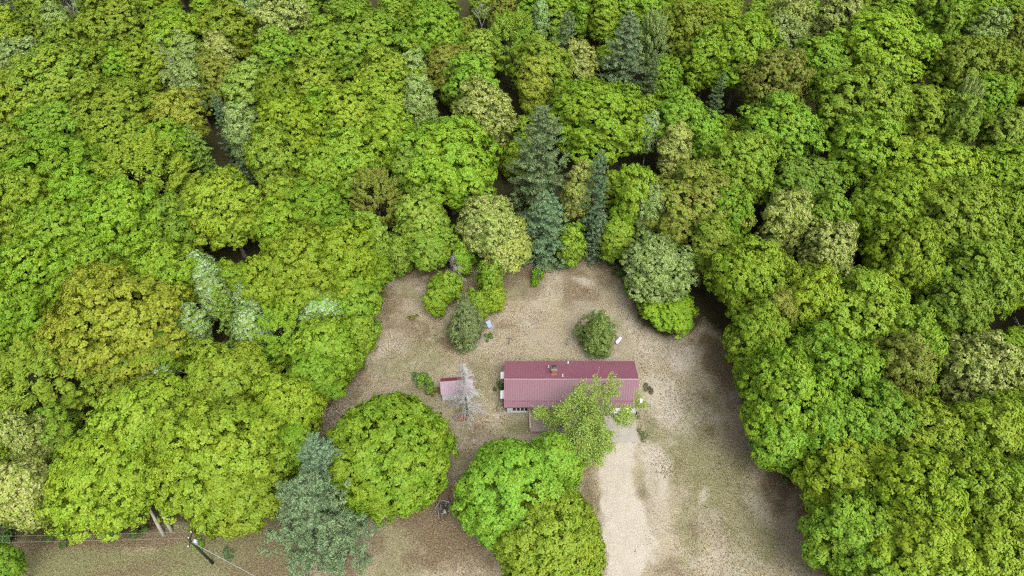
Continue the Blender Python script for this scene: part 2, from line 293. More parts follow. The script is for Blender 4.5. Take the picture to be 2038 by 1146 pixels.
HX0, HX1 = -.72, 17.08
def house():
    h = thing('house', 'long low house with a maroon metal roof and brick chimney', 'house', (8.2, 51, 0))
    def P(o): o.location = (-8.2, -51, 0); return o
    wl = P(MB().box(HX0, 47.75, .06, 2.28, 53.8, 2.55).box(2.28, 48.35, .12, 11.85, 53.8, 2.55).box(11.85, 47.72, .06, HX1, 53.8, 2.55).build('wall', M['siding'], h))
    # lap boards on the front wall left of the deck
    lap = MB()
    for k in range(12): lap.box(HX0+.02, 47.735-.012, .1+k*.2, 2.26, 47.749, .1+k*.2+.16)
    o = lap.build('siding_board', M['siding'], wl); o['kind'] = 'stuff'
    P(MB().box(HX0+.03, 47.8, -.05, HX1-.03, 53.75, .065).build('foundation', M['concrete'], h))
    # gables
    P(MB().hexa([(HX0, 47.76, 2.55), (HX0+.12, 47.76, 2.55), (HX0+.12, 53.8, 2.55), (HX0, 53.8, 2.55), (HX0, 50.8, 3.78), (HX0+.12, 50.8, 3.78), (HX0+.12, 50.86, 3.78), (HX0, 50.86, 3.78)]).build('gable', M['siding'], h))
    P(MB().hexa([(HX1-.12, 47.76, 2.55), (HX1, 47.76, 2.55), (HX1, 53.8, 2.55), (HX1-.12, 53.8, 2.55), (HX1-.12, 50.8, 3.78), (HX1, 50.8, 3.78), (HX1, 50.86, 3.78), (HX1-.12, 50.86, 3.78)]).build('gable', M['siding'], h))
    # roof: front slope in two courses with a lap, rear slope, ridge cap and edge trim
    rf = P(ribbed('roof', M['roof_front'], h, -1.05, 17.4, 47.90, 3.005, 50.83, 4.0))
    rf['label'] = 'maroon front slope'
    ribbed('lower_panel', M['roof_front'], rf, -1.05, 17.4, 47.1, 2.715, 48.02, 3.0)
    MB().box(-1.06, 47.88, 2.975, 17.41, 47.93, 3.045).build('lap_trim', M['trim'], rf)
    r2 = P(ribbed('roof_panel', M['roof_rear'], h, -1.05, 17.4, 54.6, 2.7, 50.83, 4.0)); r2['label'] = 'maroon rear slope'
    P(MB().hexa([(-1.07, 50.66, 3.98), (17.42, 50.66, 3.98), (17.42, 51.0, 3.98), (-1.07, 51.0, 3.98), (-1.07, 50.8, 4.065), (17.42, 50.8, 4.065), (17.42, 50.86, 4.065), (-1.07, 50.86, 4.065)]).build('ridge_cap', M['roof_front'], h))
    for x in (-1.07, 17.37):
        P(MB().hexa([(x, 47.06, 2.59), (x+.05, 47.06, 2.59), (x+.05, 50.83, 3.86), (x, 50.83, 3.86), (x, 47.06, 2.75), (x+.05, 47.06, 2.75), (x+.05, 50.83, 4.03), (x, 50.83, 4.03)]).build('rake_trim', M['trim'], h))
        P(MB().hexa([(x, 50.84, 3.86), (x+.05, 50.84, 3.86), (x+.05, 54.62, 2.57), (x, 54.62, 2.57), (x, 50.84, 4.03), (x+.05, 50.84, 4.03), (x+.05, 54.62, 2.73), (x, 54.62, 2.73)]).build('rake_trim', M['trim'], h))
    P(MB().box(-1.0, 47.05, 2.62, 17.35, 47.095, 2.73).build('fascia', M['trim'], h))
    P(MB().box(-1.0, 47.1, 2.62, 17.35, 47.74, 2.64).build('soffit', M['white'], h))
    # front windows: four panes left of the deck, one beside the door
    for x in (.12, .68, 1.24, 1.76):
        w = P(MB().box(x, 47.705, .70, x+.40, 47.75, 1.95).build('window', M['dark'], h))
        MB().box(x-.04, 47.68, .65, x+.44, 47.71, .70).box(x-.05, 47.685, .70, x, 47.72, 1.97).box(x+.40, 47.685, .70, x+.45, 47.72, 1.97).build('frame', M['white'], w)
    w = P(MB().box(3.1, 48.31, .86, 4.0, 48.35, 1.95).build('window', M['dark'], h)); MB().box(3.05, 48.28, .8, 4.05, 48.32, .86).build('sill', M['white'], w)
    w = P(MB().box(8.0, 48.31, .86, 9.4, 48.35, 1.95).build('window', M['dark'], h)); MB().box(7.95, 48.28, .8, 9.45, 48.32, .86).build('sill', M['white'], w)
    d = P(MB().box(5.0, 48.30, .42, 5.95, 48.35, 2.4).build('door', M['white'], h)); MB().box(5.82, 48.22, 1.35, 5.88, 48.3, 1.41).build('handle', M['black'], d)
    g = P(MB().box(12.05, 47.65, .08, 16.75, 47.72, 2.3).build('garage_door', M['white'], h))
    for k in range(4): MB().box(12.08, 47.625, .10+k*.55, 16.72, 47.65, .10+k*.55+.51).build('door_panel', M['white'], g)
    # awnings over the two end-wall windows
    for y, w_ in ((52.75, 1.1), (49.6, 1.25)):
        a = P(MB().hexa([(-1.62, y-w_/2, 1.75), (HX0, y-w_/2, 1.9), (HX0, y+w_/2, 1.9), (-1.62, y+w_/2, 1.75), (-1.62, y-w_/2, 1.86), (HX0, y-w_/2+.12, 2.36), (HX0, y+w_/2-.12, 2.36), (-1.62, y+w_/2, 1.86)]).build('window_awning', M['white'], h))
        P(MB().box(HX0-.04, y-.45, .9, HX0, y+.45, 1.85).build('window', M['dark'], h))
    # chimney: brick shaft with courses, pale crown, dark flue cap
    c = P(MB().box(5.5, 51.75, 3.3, 6.12, 52.3, 4.72).build('chimney', M['mortar'], h))
    br = MB()
    for k in range(14):
        z = 3.34+k*.098; off = .11 if k % 2 else 0
        for j in range(3):
            a = 5.49+off*.5+j*.2; br.box(a, 51.735, z, min(a+.185, 6.125), 51.752, z+.082); br.box(a, 52.298, z, min(a+.185, 6.125), 52.315, z+.082)
            b = 51.745+off*.5+j*.18; br.box(5.485, b, z, 5.502, min(b+.165, 52.305), z+.082); br.box(6.118, b, z, 6.135, min(b+.165, 52.305), z+.082)
    o = br.build('brick', M['brick'], c); o['kind'] = 'stuff'
    MB().box(5.42, 51.67, 4.72, 6.2, 52.38, 4.82).build('crown', M['concrete'], c)
    cp = MB()
    for x, y in ((5.58, 51.83), (6.0, 51.83), (5.58, 52.18), (6.0, 52.18)): cp.box(x, y, 4.82, x+.04, y+.04, 5.06)
    cp.hexa([(5.46, 51.72, 5.06), (6.16, 51.72, 5.06), (6.16, 52.33, 5.06), (5.46, 52.33, 5.06), (5.7, 51.93, 5.17), (5.92, 51.93, 5.17), (5.92, 52.12, 5.17), (5.7, 52.12, 5.17)])
    cp.build('flue_cap', M['black'], c)
    MB().box(5.36, 51.5, 3.68, 6.26, 51.74, 3.83).build('flashing', M['rust'], c)
    for x, y, z0, hh in ((5.15, 53.2, 3.1, .6), (7.95, 54.2, 2.8, .5), (7.0, 51.35, 3.75, .55)):
        P(MB().tube([(x, y, z0), (x, y, z0+hh)], .06, 8).tube([(x, y, z0+.02), (x, y, z0+.12)], [.16, .07], 8).build('vent_pipe', M['white'], h))
    ds = P(MB().tube([(17.42, 47.2, 2.6), (17.42, 47.5, 2.3), (17.14, 47.66, 2.1), (17.14, 47.66, .1)], .05, 6).build('downspout', M['white'], h))
    return h
house()
# satellite dish on the gable corner
t = thing('satellite_dish', 'small white dish fixed at the garage corner of the maroon roof', 'dish', (17.62, 48.1, 2.5))
s = MB(); ring = []
for k in range(4):
    r = .30*k/3
    ring.append([(r*math.cos(a), -.02-.12*(1-(k/3)**2)+.14, r*math.sin(a)) for a in np.linspace(0, 2*math.pi, 13)[:-1]])
for k in range(3):
    for j in range(12): s.poly([ring[k][j], ring[k][(j+1) % 12], ring[k+1][(j+1) % 12], ring[k+1][j]])
o = s.build('reflector', M['white'], t); o.rotation_euler = (math.radians(-40), 0, .3); o.location = (0, -.1, .35)
MB().tube([(-.2, 0, -.1), (0, 0, 0), (0, -.02, .35)], .025, 6).build('mast', M['steel'], t)
MB().tube([(0, -.1, .1), (0, -.5, .5)], .015, 5).box(-.04, -.56, .46, .04, -.48, .56).build('feed_arm', M['steel'], t)

# deck in front of the door, with a railing
def deck():
    t = thing('deck', 'weathered timber deck with a pale railing beside the front door', 'deck', (5.2, 46.3, 0))
    x0, x1, y0, y1 = 2.45, 9.2, 44.7, 47.7
    P = lambda o: (setattr(o, 'location', (-5.2, -46.3, 0)), o)[1]
    b = MB(); k = 0; x = x0
    while x < x1-.1:
        b.box(x, y0, .36+.004*random.random(), x+.135, y1, .40+.006*random.random()); x += .145
    o = P(b.build('deck_board', M['deck'], t)); o['kind'] = 'stuff'
    P(MB().box(x0+.02, y0+.02, .16, x1-.02, y0+.07, .355).box(x0+.02, y0+.08, .16, x0+.07, y1, .355).box(x1-.07, y0+.08, .16, x1-.02, y1, .355).build('joist', M['deck'], t))
    for (x, y) in ((x0-.05, y0), (x0-.05, 46.3), (x0-.05, y1-.15), (x1, y0), (5.9, y0)):
        P(MB().box(x, y, 0, x+.09, y+.09, 1.28).build('post', M['rail'], t))
    P(MB().box(x0-.075, y0-.02, 1.28, x0+.065, y1-.03, 1.32).build('top_rail', M['rail'], t))
    P(MB().box(x0-.03, y0+.09, .72, x0+.01, y1-.15, .82).build('rail', M['rail'], t))
    st = P(MB().box(6.0, 44.35, 0, 7.6, 44.68, .2).build('step', M['deck'], t))
deck()
# porch slab, concrete pad
s = MB().box(9.75, 46.35, -.02, 11.78, 48.3, .14)
tag(s.build('porch_slab', M['paver']), 'brownish stone slab between the deck and the garage pad', 'slab')
t = thing('concrete_pad', 'pale concrete pad in front of the garage door', 'pad', (14.4, 45.4, 0))
for i in range(2):
    for j in range(2):
        x0 = 11.9+i*2.58; y0 = 43.3+j*2.17
        o = MB().box(x0, y0, -.05, x0+2.56, y0+2.15, .07+.006*((i+j) % 2)).build('slab', M['concrete'], t); o.location = (-14.4, -45.4, 0)
# stacked clutter at the garage corner
t = thing('firewood_stack', 'small dark stack of split logs at the garage corner', 'firewood', (17.5, 47.3, 0))
for k in range(14):
    r = .10+.03*random.random(); y = -.5+(k % 5)*.24; z = .11+(k//5)*.2
    MB().tube([(-.2+random.uniform(-.04, .04), y, z), (.22+random.uniform(-.05, .05), y, z)], r, 6).build('log', M['bark' if k % 3 else 'greybark'], t)

# shed
def shed():
    t = thing('shed', 'small shed with a red roof behind the dead spruce', 'shed', (-7.75, 51.1, 0), math.radians(5))
    hw, y0, y1 = 2.15, -1.15, 1.25
    MB().box(-hw, y0, 0, hw, y1, 1.75).build('wall', M['siding'], t)
    for x in (-hw, hw-.1):
        MB().hexa([(x, y0, 1.75), (x+.1, y0, 1.75), (x+.1, y1, 1.75), (x, y1, 1.75), (x, .3, 2.45), (x+.1, .3, 2.45), (x+.1, .34, 2.45), (x, .34, 2.45)]).build('gable', M['siding'], t)
    o = ribbed('roof', M['shedsheen'], t, -hw-.12, hw+.12, y0-.18, 1.74, .34, 2.5, .3); o['label'] = 'lilac front slope with sky sheen painted in'
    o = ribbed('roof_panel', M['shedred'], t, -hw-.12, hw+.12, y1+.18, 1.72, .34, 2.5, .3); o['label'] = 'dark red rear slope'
    MB().hexa([(-hw-.13, .22, 2.47), (hw+.13, .22, 2.47), (hw+.13, .46, 2.47), (-hw-.13, .46, 2.47), (-hw-.13, .32, 2.54), (hw+.13, .32, 2.54), (hw+.13, .36, 2.54), (-hw-.13, .36, 2.54)]).build('ridge_cap', M['shedsheen'], t)
    d = MB().box(-.5, y0-.04, .05, .5, y0, 1.68).build('door', M['white'], t); MB().box(.36, y0-.09, .8, .42, y0-.04, .95).build('handle', M['black'], d)
shed()

# ------------------------------------------------------------------ tree meshes
UP = np.array([0, 0, 1.0])
def fib(n, zmin):
    i = np.arange(n)+.5; z = 1-(1-zmin)*i/n; a = i*2.399963; r = np.sqrt(np.maximum(0, 1-z*z))
    return np.stack([r*np.cos(a), r*np.sin(a), z], 1)

def trunk_mesh(name, h, base_r, forks, seed, m, crown_r, z_fork):
    r = random.Random(seed); s = MB()
    lean = (r.uniform(-.3, .3), r.uniform(-.3, .3))
    pts = [(lean[0]*z/h, lean[1]*z/h, z) for z in (-.2, .25, z_fork*.6, z_fork, h*.62, h*.82)]
    s.tube(pts, [base_r*1.5, base_r*1.05, base_r*.85, base_r*.75, base_r*.4, base_r*.1], 8)
    for k in range(forks):
        a = 2*math.pi*k/forks + r.uniform(-.4, .4); z0 = z_fork*r.uniform(.85, 1.25); L = crown_r*r.uniform(.6, .88)
        z1 = z0 + (h-z0)*r.uniform(.3, .7)
        s.tube([(0, 0, z0), (L*.4*math.cos(a), L*.4*math.sin(a), z0+(z1-z0)*.45), (L*math.cos(a+.2), L*math.sin(a+.2), z1)], [base_r*.45, base_r*.3, base_r*.07], 5)
        a2 = a+r.uniform(.4, .8); s.tube([(L*.4*math.cos(a), L*.4*math.sin(a), z0+(z1-z0)*.45), (L*.8*math.cos(a2), L*.8*math.sin(a2), z1*.98)], [base_r*.25, base_r*.05], 4)
    return s.mesh(name, m, True)

def broad_crown(name, R, h, z0, lobe, K, seed, m, L=.40, Wd=.27, flat=.78, rough=.22, zmin=-.75, sub=.42, inner=True, pack=1.0, bough=0, depth=1.0):
    """rounded crown: lobes over an uneven shell, each lobe a cluster of leafy shoots, each shoot a tuft of leaves"""
    global rng
    rng = np.random.default_rng(seed)
    zc = z0 + (h-z0)*.42; up = h-zc; dn = zc-z0
    area = 2*math.pi*R*(up+dn)*.85; n = max(14, int(pack*area/(lobe*1.38)**2))
    D = fib(n, zmin); D = nrm(D + rng.normal(size=D.shape)*.10)
    ph = rng.uniform(0, 6.28, 6); az = np.arctan2(D[:, 1], D[:, 0])
    wob = 1 + rough*.45*np.sin(2*az+ph[0]+D[:, 2]) + rough*.4*np.sin(3*az+ph[1]) + rough*.3*np.sin(5*az+ph[2]+2*D[:, 2])
    rad = wob*(1.04-rough*1.5*rng.uniform(0, 1, n)**1.5)
    if bough:                                             # billows: crown surface bulges around each main bough
        nb = max(5, int(area/bough**2)); B = nrm(fib(nb, zmin-.05)+rng.normal(size=(nb, 3))*.13)
        g = np.arccos(np.clip(D@B.T, -1, 1)).min(1)*R; rad = rad - np.clip((g/(bough*.58))**2, 0, 1.3)*depth/R
    C = np.stack([D[:, 0]*R*rad, D[:, 1]*R*rad, zc + D[:, 2]*np.where(D[:, 2] > 0, up, dn)*(.4+.6*rad)], 1)
    C = C - nrm(C-[0, 0, zc])*lobe*.7
    rl = lobe*rng.uniform(.65, 1.25, n)
    if inner:
        k = n//3; sel = rng.choice(n, k, replace=False)
        C = np.concatenate([C, [0, 0, zc] + (C[sel]-[0, 0, zc])*rng.uniform(.45, .75, (k, 1))]); D = np.concatenate([D, D[sel]]); rl = np.concatenate([rl, rl[sel]*1.1])
    cs, ns = [], []
    for c, d, r in zip(C, D, rl):
        Ms = max(5, int(19*(r/lobe)**2*(lobe/1.15)**1.3))
        v = nrm(rng.normal(size=(Ms*2, 3))); ax = d*.7 + UP*.65; v = v[(v@ax) > -.15*np.linalg.norm(ax)][:Ms]
        sc = c + v*r*rng.uniform(.72, 1.06, (len(v), 1))*[1, 1, flat]
        q = np.repeat(sc, K, 0); vv = nrm(rng.normal(size=(len(q), 3))); rr = rng.uniform(.2, 1, (len(q), 1))**.7
        cs.append(q + vv*rr*sub*[1, 1, .75]); ns.append(vv*.32 + np.repeat(v, K, 0)*.72 + d*.42 + UP*.3 + rng.normal(size=q.shape)*.2)
    c = np.concatenate(cs); nn = np.concatenate(ns)
    return leaves_mesh(name, c, nn, L, Wd, m)

def feather_crown(name, R, h, z0, seed, m, shoots=230, per=130):
    """crown of long upright leafy shoots"""
    global rng
    rng = np.random.default_rng(seed); zc = z0+(h-z0)*.4
    D = fib(shoots, -.7); D = nrm(D+rng.normal(size=D.shape)*.16)
    cs, ns, ax = [], [], []
    for d in D:
        L = rng.uniform(1.1, 2.2)*R/4; a = nrm((d*1.0+UP*.75+rng.normal(size=3)*.15)[None])[0]
        e = np.array([d[0]*R, d[1]*R, d[2]*(h-zc if d[2] > 0 else zc-z0)])*rng.uniform(.8, 1.05) + [0, 0, zc]
        t = rng.uniform(0, 1, per)**.8; w = (1-t)*.55*R/4+.05
        off = nrm(rng.normal(size=(per, 3))); off -= np.outer(off@a, a)
        cs.append(e - a*L*.55 + np.outer(t*L, a) + off*w[:, None]); ns.append(off*.8+UP*.5+d*.35+rng.normal(size=off.shape)*.3); ax.append(off*.6+a)
    return leaves_mesh(name, np.concatenate(cs), np.concatenate(ns), .32, .15, m, np.concatenate(ax))

def pine_crown(name, R, h, seed, m, z0=.8, gap=.95, droop=.12):
    """whorls of branches, each carrying fluffy needle plumes of uneven size"""
    global rng
    rng = np.random.default_rng(seed); cs, ns, ax = [], [], []; z = z0
    while z < h-.15:
        u = (z-z0)/(h-z0); Lm = R*(1-u)**.66*(.6+.4*min(1, u*6+.3)); nb = 6 if Lm > 1.5 else 5; a0 = rng.uniform(0, 6.28)
        for k in range(nb):
            a = a0+2*math.pi*k/nb+rng.normal()*.28; Lb = Lm*rng.uniform(.55, 1.15)+.25; rise = rng.uniform(.08, .42); zz = z+rng.normal()*.16
            npl = max(2, int(Lb*1.9)); t = np.clip(np.linspace(.3, 1, npl)+rng.normal(size=npl)*.06, .15, 1.05); side = np.array([-math.sin(a), math.cos(a), 0])
            p = np.stack([np.cos(a)*t*Lb, np.sin(a)*t*Lb, zz + t*Lb*rise - droop*Lb*t**2*(1-u) + .2*t**3], 1) + np.outer(rng.normal(size=npl)*.16*Lb*np.sin(np.clip(t, 0, 1)*2.8), side)
            for pp in p:
                r = rng.uniform(.28, .52)*(1 if Lb > 1 else .6); kk = int(150*r); v = nrm(rng.normal(size=(kk, 3))); v[:, 2] = np.abs(v[:, 2])*.8-.15
                q = v*rng.uniform(.2, 1, (kk, 1))*r*[1.15, 1.15, .85]
                cs.append(pp+q); ax.append(v*.9+np.array([math.cos(a)*.5, math.sin(a)*.5, .55])); ns.append(v*.5+UP*.5+rng.normal(size=(kk, 3))*.5)
        z += gap*rng.uniform(.75, 1.25)*(1 if u < .7 else .62)
    cs.append(np.stack([np.zeros(60), np.zeros(60), np.linspace(h-1, h+.2, 60)], 1)+rng.normal(size=(60, 3))*.1); ns.append(rng.normal(size=(60, 3))); ax.append(np.tile(UP, (60, 1)))
    return leaves_mesh(name, np.concatenate(cs), np.concatenate(ns), .34, .10, m, np.concatenate(ax), .05)

def juniper_crown(name, R, h, seed, m, cone):
    """dense clumpy evergreen, tapered upward by `cone`"""
    me = broad_crown(name, R, h, .05, .45, 14, seed, m, .22, .085, .95, .28, -.95, .28, bough=1.3, depth=.45)
    co = np.empty(len(me.vertices)*3, np.float32); me.vertices.foreach_get('co', co); co = co.reshape(-1, 3)
    u = np.clip(co[:, 2]/h, 0, 1.1); f = 1 + cone*(.35-u); co[:, :2] *= f[:, None]
    me.vertices.foreach_set('co', co.ravel()); me.update(); return me

def dead_spruce(R, h, seed):
    r = random.Random(seed); s = MB(); tw = MB()
    s.tube([(0, 0, -.1), (0, 0, h*.5), (.05, 0, h)], [.17, .1, .02], 7)
    z = .9
    while z < h-.2:
        u = z/h; L0 = R*(1-u)**.75+.2
        for k in range(4):
            a = r.uniform(0, 6.28); L = L0*r.uniform(.6, 1.1); c, sn = math.cos(a), math.sin(a)
            pts = [(0, 0, z), (c*L*.5, sn*L*.5, z+.12*L), (c*L, sn*L, z-.10*L)]
            tw.tube(pts, [.035, .024, .01], 3, False)
            for j in range(int(5+L*6)):
                t = r.uniform(.25, 1); b = (c*L*t, sn*L*t, z+(.24*t if t < .5 else .12-(t-.5)*.44)*L); d = r.uniform(.25, .6)*(1-.3*t); a2 = a+r.choice((-1, 1))*r.uniform(.5, 1.2)
                tw.tube([b, (b[0]+math.cos(a2)*d, b[1]+math.sin(a2)*d, b[2]-r.uniform(-.02, .25))], [.014, .007], 3, False)
        z += .36
    return s.mesh('trunk', M['greybark'], True), tw.mesh('branches', M['dead'])

def branch_tree(seed, h, r0, levels, spread, m, name='branches', up=.5, kids=(3, 4)):
    """recursive limbs; returns mesh and the tip positions"""
    r = random.Random(seed); s = MB(); tips = []
    def grow(p, d, L, rad, lev):
        n = 3; pts = [p]; dd = np.array(d)
        for k in range(n):
            dd = dd + np.array([r.uniform(-.22, .22), r.uniform(-.22, .22), r.uniform(-.1, .16)*up]); dd /= np.linalg.norm(dd); p = p+dd*L/n; pts.append(p)
        s.tube(pts, [rad, rad*.85, rad*.7, rad*.5], 6 if lev > 1 else 4, False)
        if lev <= 2: tips.extend(pts[1:])
        if lev == 0: return
        for k in range(r.randint(*kids)):
            q = pts[r.choice((1, 2, 3, 3))]; a = r.uniform(0, 6.28)
            nd = dd*.75 + np.array([math.cos(a)*spread, math.sin(a)*spread, r.uniform(-.1, .55)*up]); nd /= np.linalg.norm(nd)
            grow(q, nd, L*r.uniform(.6, .82), rad*.52, lev-1)
    grow(np.array([0, 0, -.1]), np.array([0, 0, 1.0]), h*.34, r0, levels)
    return s.mesh(name, m, True), np.array(tips)

def tuft_mesh(name, R, h, seed, m, k=900, L=.26, Wd=.1, spread=1.0):
    global rng
    rng = np.random.default_rng(seed)
    nc = 9; cc = np.stack([rng.normal(size=nc)*R*.42, rng.normal(size=nc)*R*.42, rng.uniform(.3, .85, nc)*h], 1)
    i = rng.integers(0, nc, k); v = nrm(rng.normal(size=(k, 3))); c = cc[i]+v*rng.uniform(.3, 1, (k, 1))*[R*.38, R*.38, h*.32]
    c[:, 2] = np.maximum(c[:, 2], .04)
    return leaves_mesh(name, c, v*.6+UP*.5+rng.normal(size=(k, 3))*.4, L, Wd, m, v+UP*.6)

# prototypes: (crown meshes, trunk mesh, nominal radius, nominal height)
PROTO = {}
def proto(key, R, h, crown, trunk): PROTO.setdefault(key, []).append((crown, trunk, R, h))
for i in range(3):
    proto('S', 3.1, 13, broad_crown('crown', 3.1, 13, 3.0, .82+.05*i, 24, 100+i, M['leaf'], .28, .18, rough=.18, sub=.36, bough=2.0, depth=.8), trunk_mesh('trunk', 13, .17, 4, i, M['bark'], 3.1, 4.5))
for i in range(4):
    proto('M', 5.2, 16, broad_crown('crown', 5.2, 16, 4.0, (.8, 1.0, .9, 1.15, .95)[i], 20, 200+i, M['leaf'], .295, .195, sub=.34, rough=.16+.03*(i % 3), bough=(2.6, 3.1, 2.4, 3.4, 2.8)[i], depth=(1.1, 1.4, 1.0, 1.5, 1.2)[i]), trunk_mesh('trunk', 16, .25, 5, 20+i, M['bark'], 5.2, 5.5))
for i in range(2):
    proto('L', 8.0, 18, broad_crown('crown', 8.0, 18, 5.0, (1.0, 1.2, 1.1)[i], 20, 300+i, M['leaf'], .31, .205, rough=.13+.03*(i % 3), sub=.35, bough=(3.0, 3.8, 3.4)[i], depth=(1.5, 1.9, 1.6)[i]), trunk_mesh('trunk', 18, .36, 7, 40+i, M['greybark'], 8, 5.5))
for i in range(2):
    proto('N', 2.7, 15, broad_crown('crown', 2.7, 15, 4.0, .85, 24, 400+i, M['leaf'], .28, .18, rough=.2, sub=.36), trunk_mesh('trunk', 15, .15, 4, 60+i, M['bark'], 2.7, 6))
for i in range(2):
    proto('r', 7.4, 14, broad_crown('crown', 7.4, 14, 1.0, 1.0, 19, 500+i, M['leaf'], .34, .20, rough=.08, zmin=-.9, sub=.36, flat=.9, pack=1.25, bough=1.9, depth=.55), trunk_mesh('trunk', 14, .34, 6, 70+i, M['greybark'], 7, 2.6))
for i in range(2):
    proto('f', 4.0, 15, feather_crown('crown', 4.0, 15, 3.2, 600+i, M['leaf']), trunk_mesh('trunk', 15, .2, 5, 80+i, M['bark'], 3.6, 5))
for i in range(2):
    proto('a', 2.0, 14, broad_crown('crown', 2.0, 14, 4.0, .68, 22, 700+i, M['leaf'], .27, .17, rough=.15, sub=.32), trunk_mesh('trunk', 14, .12, 3, 90+i, M['palebark'], 2, 5))
for i in range(2):
    proto('w', 2.0, 14, broad_crown('crown', 2.0, 14, 5.0, .68, 22, 750+i, M['silver'], .28, .17, rough=.2, sub=.34), trunk_mesh('trunk', 14, .12, 3, 95+i, M['palebark'], 2, 5))
for i in range(2):
    proto('p', 4.2, 18, pine_crown('crown', 4.2, 18, 800+i, M['needle']), trunk_mesh('trunk', 18, .26, 3, 110+i, M['bark'], 1, 5))
proto('P', 6.6, 15, pine_crown('crown', 6.6, 15, 820, M['needle'], .7, .85, .2), trunk_mesh('trunk', 15, .3, 3, 115, M['bark'], 1, 5))

for i in range(3):
    proto('B', 2.2, 6, broad_crown('crown', 2.2, 6, .3, .5, 16, 860+i, M['leaf'], .24, .15, rough=.3, zmin=-.9, sub=.3, bough=1.5, depth=.7), trunk_mesh('trunk', 6, .1, 5, 130+i, M['bark'], 2, 1.2))
RGB = {  # leaf base colours
    'g': (.182, .305, .022), 'G': (.185, .34, .03), 'y': (.208, .312, .022), 'o': (.192, .27, .022), 'k': (.255, .31, .03), 'z': (.195, .265, .03), 'c': (.235, .32, .045), 'l': (.215, .32, .055),
    'd': (.168, .262, .026), 'n': (.135, .205, .085), 's': (.15, .225, .112), 'm': (.215, .33, .045), 'w': (.185, .31, .04), 'j': (.10, .15, .035)}
MIXED = {'c': 'cream', 'z': 'bronze', 'l': 'palegreen', 'k': 'gold'}
TONE = {'g': 'fresh green', 'G': 'vivid green', 's': 'silvery blue-green', 'y': 'yellow-green', 'o': 'olive-green', 'k': 'golden-yellow', 'z': 'bronze-tinted', 'c': 'cream-flowering', 'l': 'pale grey-green', 'd': 'deep green', 'n': 'blue-green', 'm': 'minty green', 'w': 'silver-leaved', 'j': 'dark green'}
FORM = {'B': 'bushy low', 'S': 'small round-crowned', 'M': 'middle-sized round-crowned', 'L': 'large spreading', 'N': 'slender', 'f': 'feathery upright', 'a': 'narrow columnar', 'w': 'narrow', 'p': 'layered'}

LANDMARKS = [(-47, 62, 'the golden-yellow crown'), (-33, 64, 'the silver-leaved aspens'), (-40, 30, 'the utility pole'), (-66, 36, 'the cream crowns by the wires'), (75, 61, 'the bare grey tree'),
    (8, 83, 'the tall pines behind the clearing'), (24, 122, 'the big far pine'), (-17, 88, 'the feathery bronze tree'), (-56, 98, 'the dark wood-hidden pines'), (-70, 92, 'the feathery pale-topped tree'), (46, 112, 'the small lone pine'),
    (52, 84, 'the cream pair across the field'), (30, 60, 'the bare brown patch of the yard'), (37, 41, 'the bleached fallen branch'), (40, 26, 'the open lower field'), (-24, 54, 'the shed-side lawn edge'),
    (85, 118, 'the feathery grey tree'), (-100, 132, 'the far corner pine'), (55, 128, 'the far cream-flowering trees'), (-47, 132, 'the far shed-side cream tree'), (2, 140, 'the far narrow poplars'), (70, 85, 'the broad crowns across the field'), (62, 45, 'the bronze crown across the field'), (-90, 70, 'the dense shed-side woods'), (-12, 112, 'the cream-topped far crowns')]
def landmark(x, y): return min(LANDMARKS, key=lambda q: math.hypot(q[0]-x, q[1]-y))[2]
def keyof(k, R, col, h=20):
    if k == 'b' and h < 10 and R < 3.6: return 'B'
    if k == 'b': return 'S' if R < 4.0 else ('M' if R < 6.4 else 'L')
    return 'N' if k == 'n' else ('w' if k == 'a' and col == 'w' else k)
def name_all(L):
    """give every wood tree a label: its look, then what it stands near, then which crown it touches"""
    base = ['%s %s %s near %s' % (TONE[c], 'low shaded' if f and keyof(k, R, c, h) in 'BSM' else FORM.get(keyof(k, R, c, h), 'round'), 'pine' if k in 'pP' else 'tree', landmark(x, y)) for (k, x, y, R, h, c, f) in L]
    out = []
    for i, (k, x, y, R, h, c, f) in enumerate(L):
        s = base[i]
        if base.count(s) > 1:
            nb = sorted((math.hypot(x-q[1], y-q[2]), q[5]) for j, q in enumerate(L) if j != i and q[5] != c and not q[6])
            s = s + (', beside an ' if nb[0][1] == 'o' else ', beside a ') + TONE[nb[0][1]] + ' crown'
        out.append(' '.join(s.split()[:16]))
    return out

def plant(k, x, y, R, h, col, label=None, group=None, name=None, rot=None, seed=None):
    key = keyof(k, R, col, h)
    L = PROTO[key]; cm, tm, R0, h0 = L[random.randrange(len(L))]
    pine = key in 'pP'
    nm = name or ('pine_tree' if pine else 'broadleaf_tree')
    z = float(ground_height(np.array([x]), np.array([y]))[0]) - .05
    group = group or ('pines in the wood' if pine else 'broadleaf trees in the wood')
    o = thing(nm, label, 'tree', (x, y, z), random.uniform(0, 6.28) if rot is None else rot, group)
    s = R/R0; o.scale = (s, s*random.uniform(.93, 1.07), h/h0)
    c = link('crown', cm, o); link('trunk', tm, o)
    if col in MIXED and not pine: c.material_slots[0].link = 'OBJECT'; c.material_slots[0].material = M[MIXED[col]]
    b = RGB[col]; v = random.uniform(.88, 1.12); hshift = random.uniform(-.07, .07)
    c.color = (b[0]*v*(1+hshift), b[1]*v, b[2]*v*random.uniform(.8, 1.2), 1)
    return o

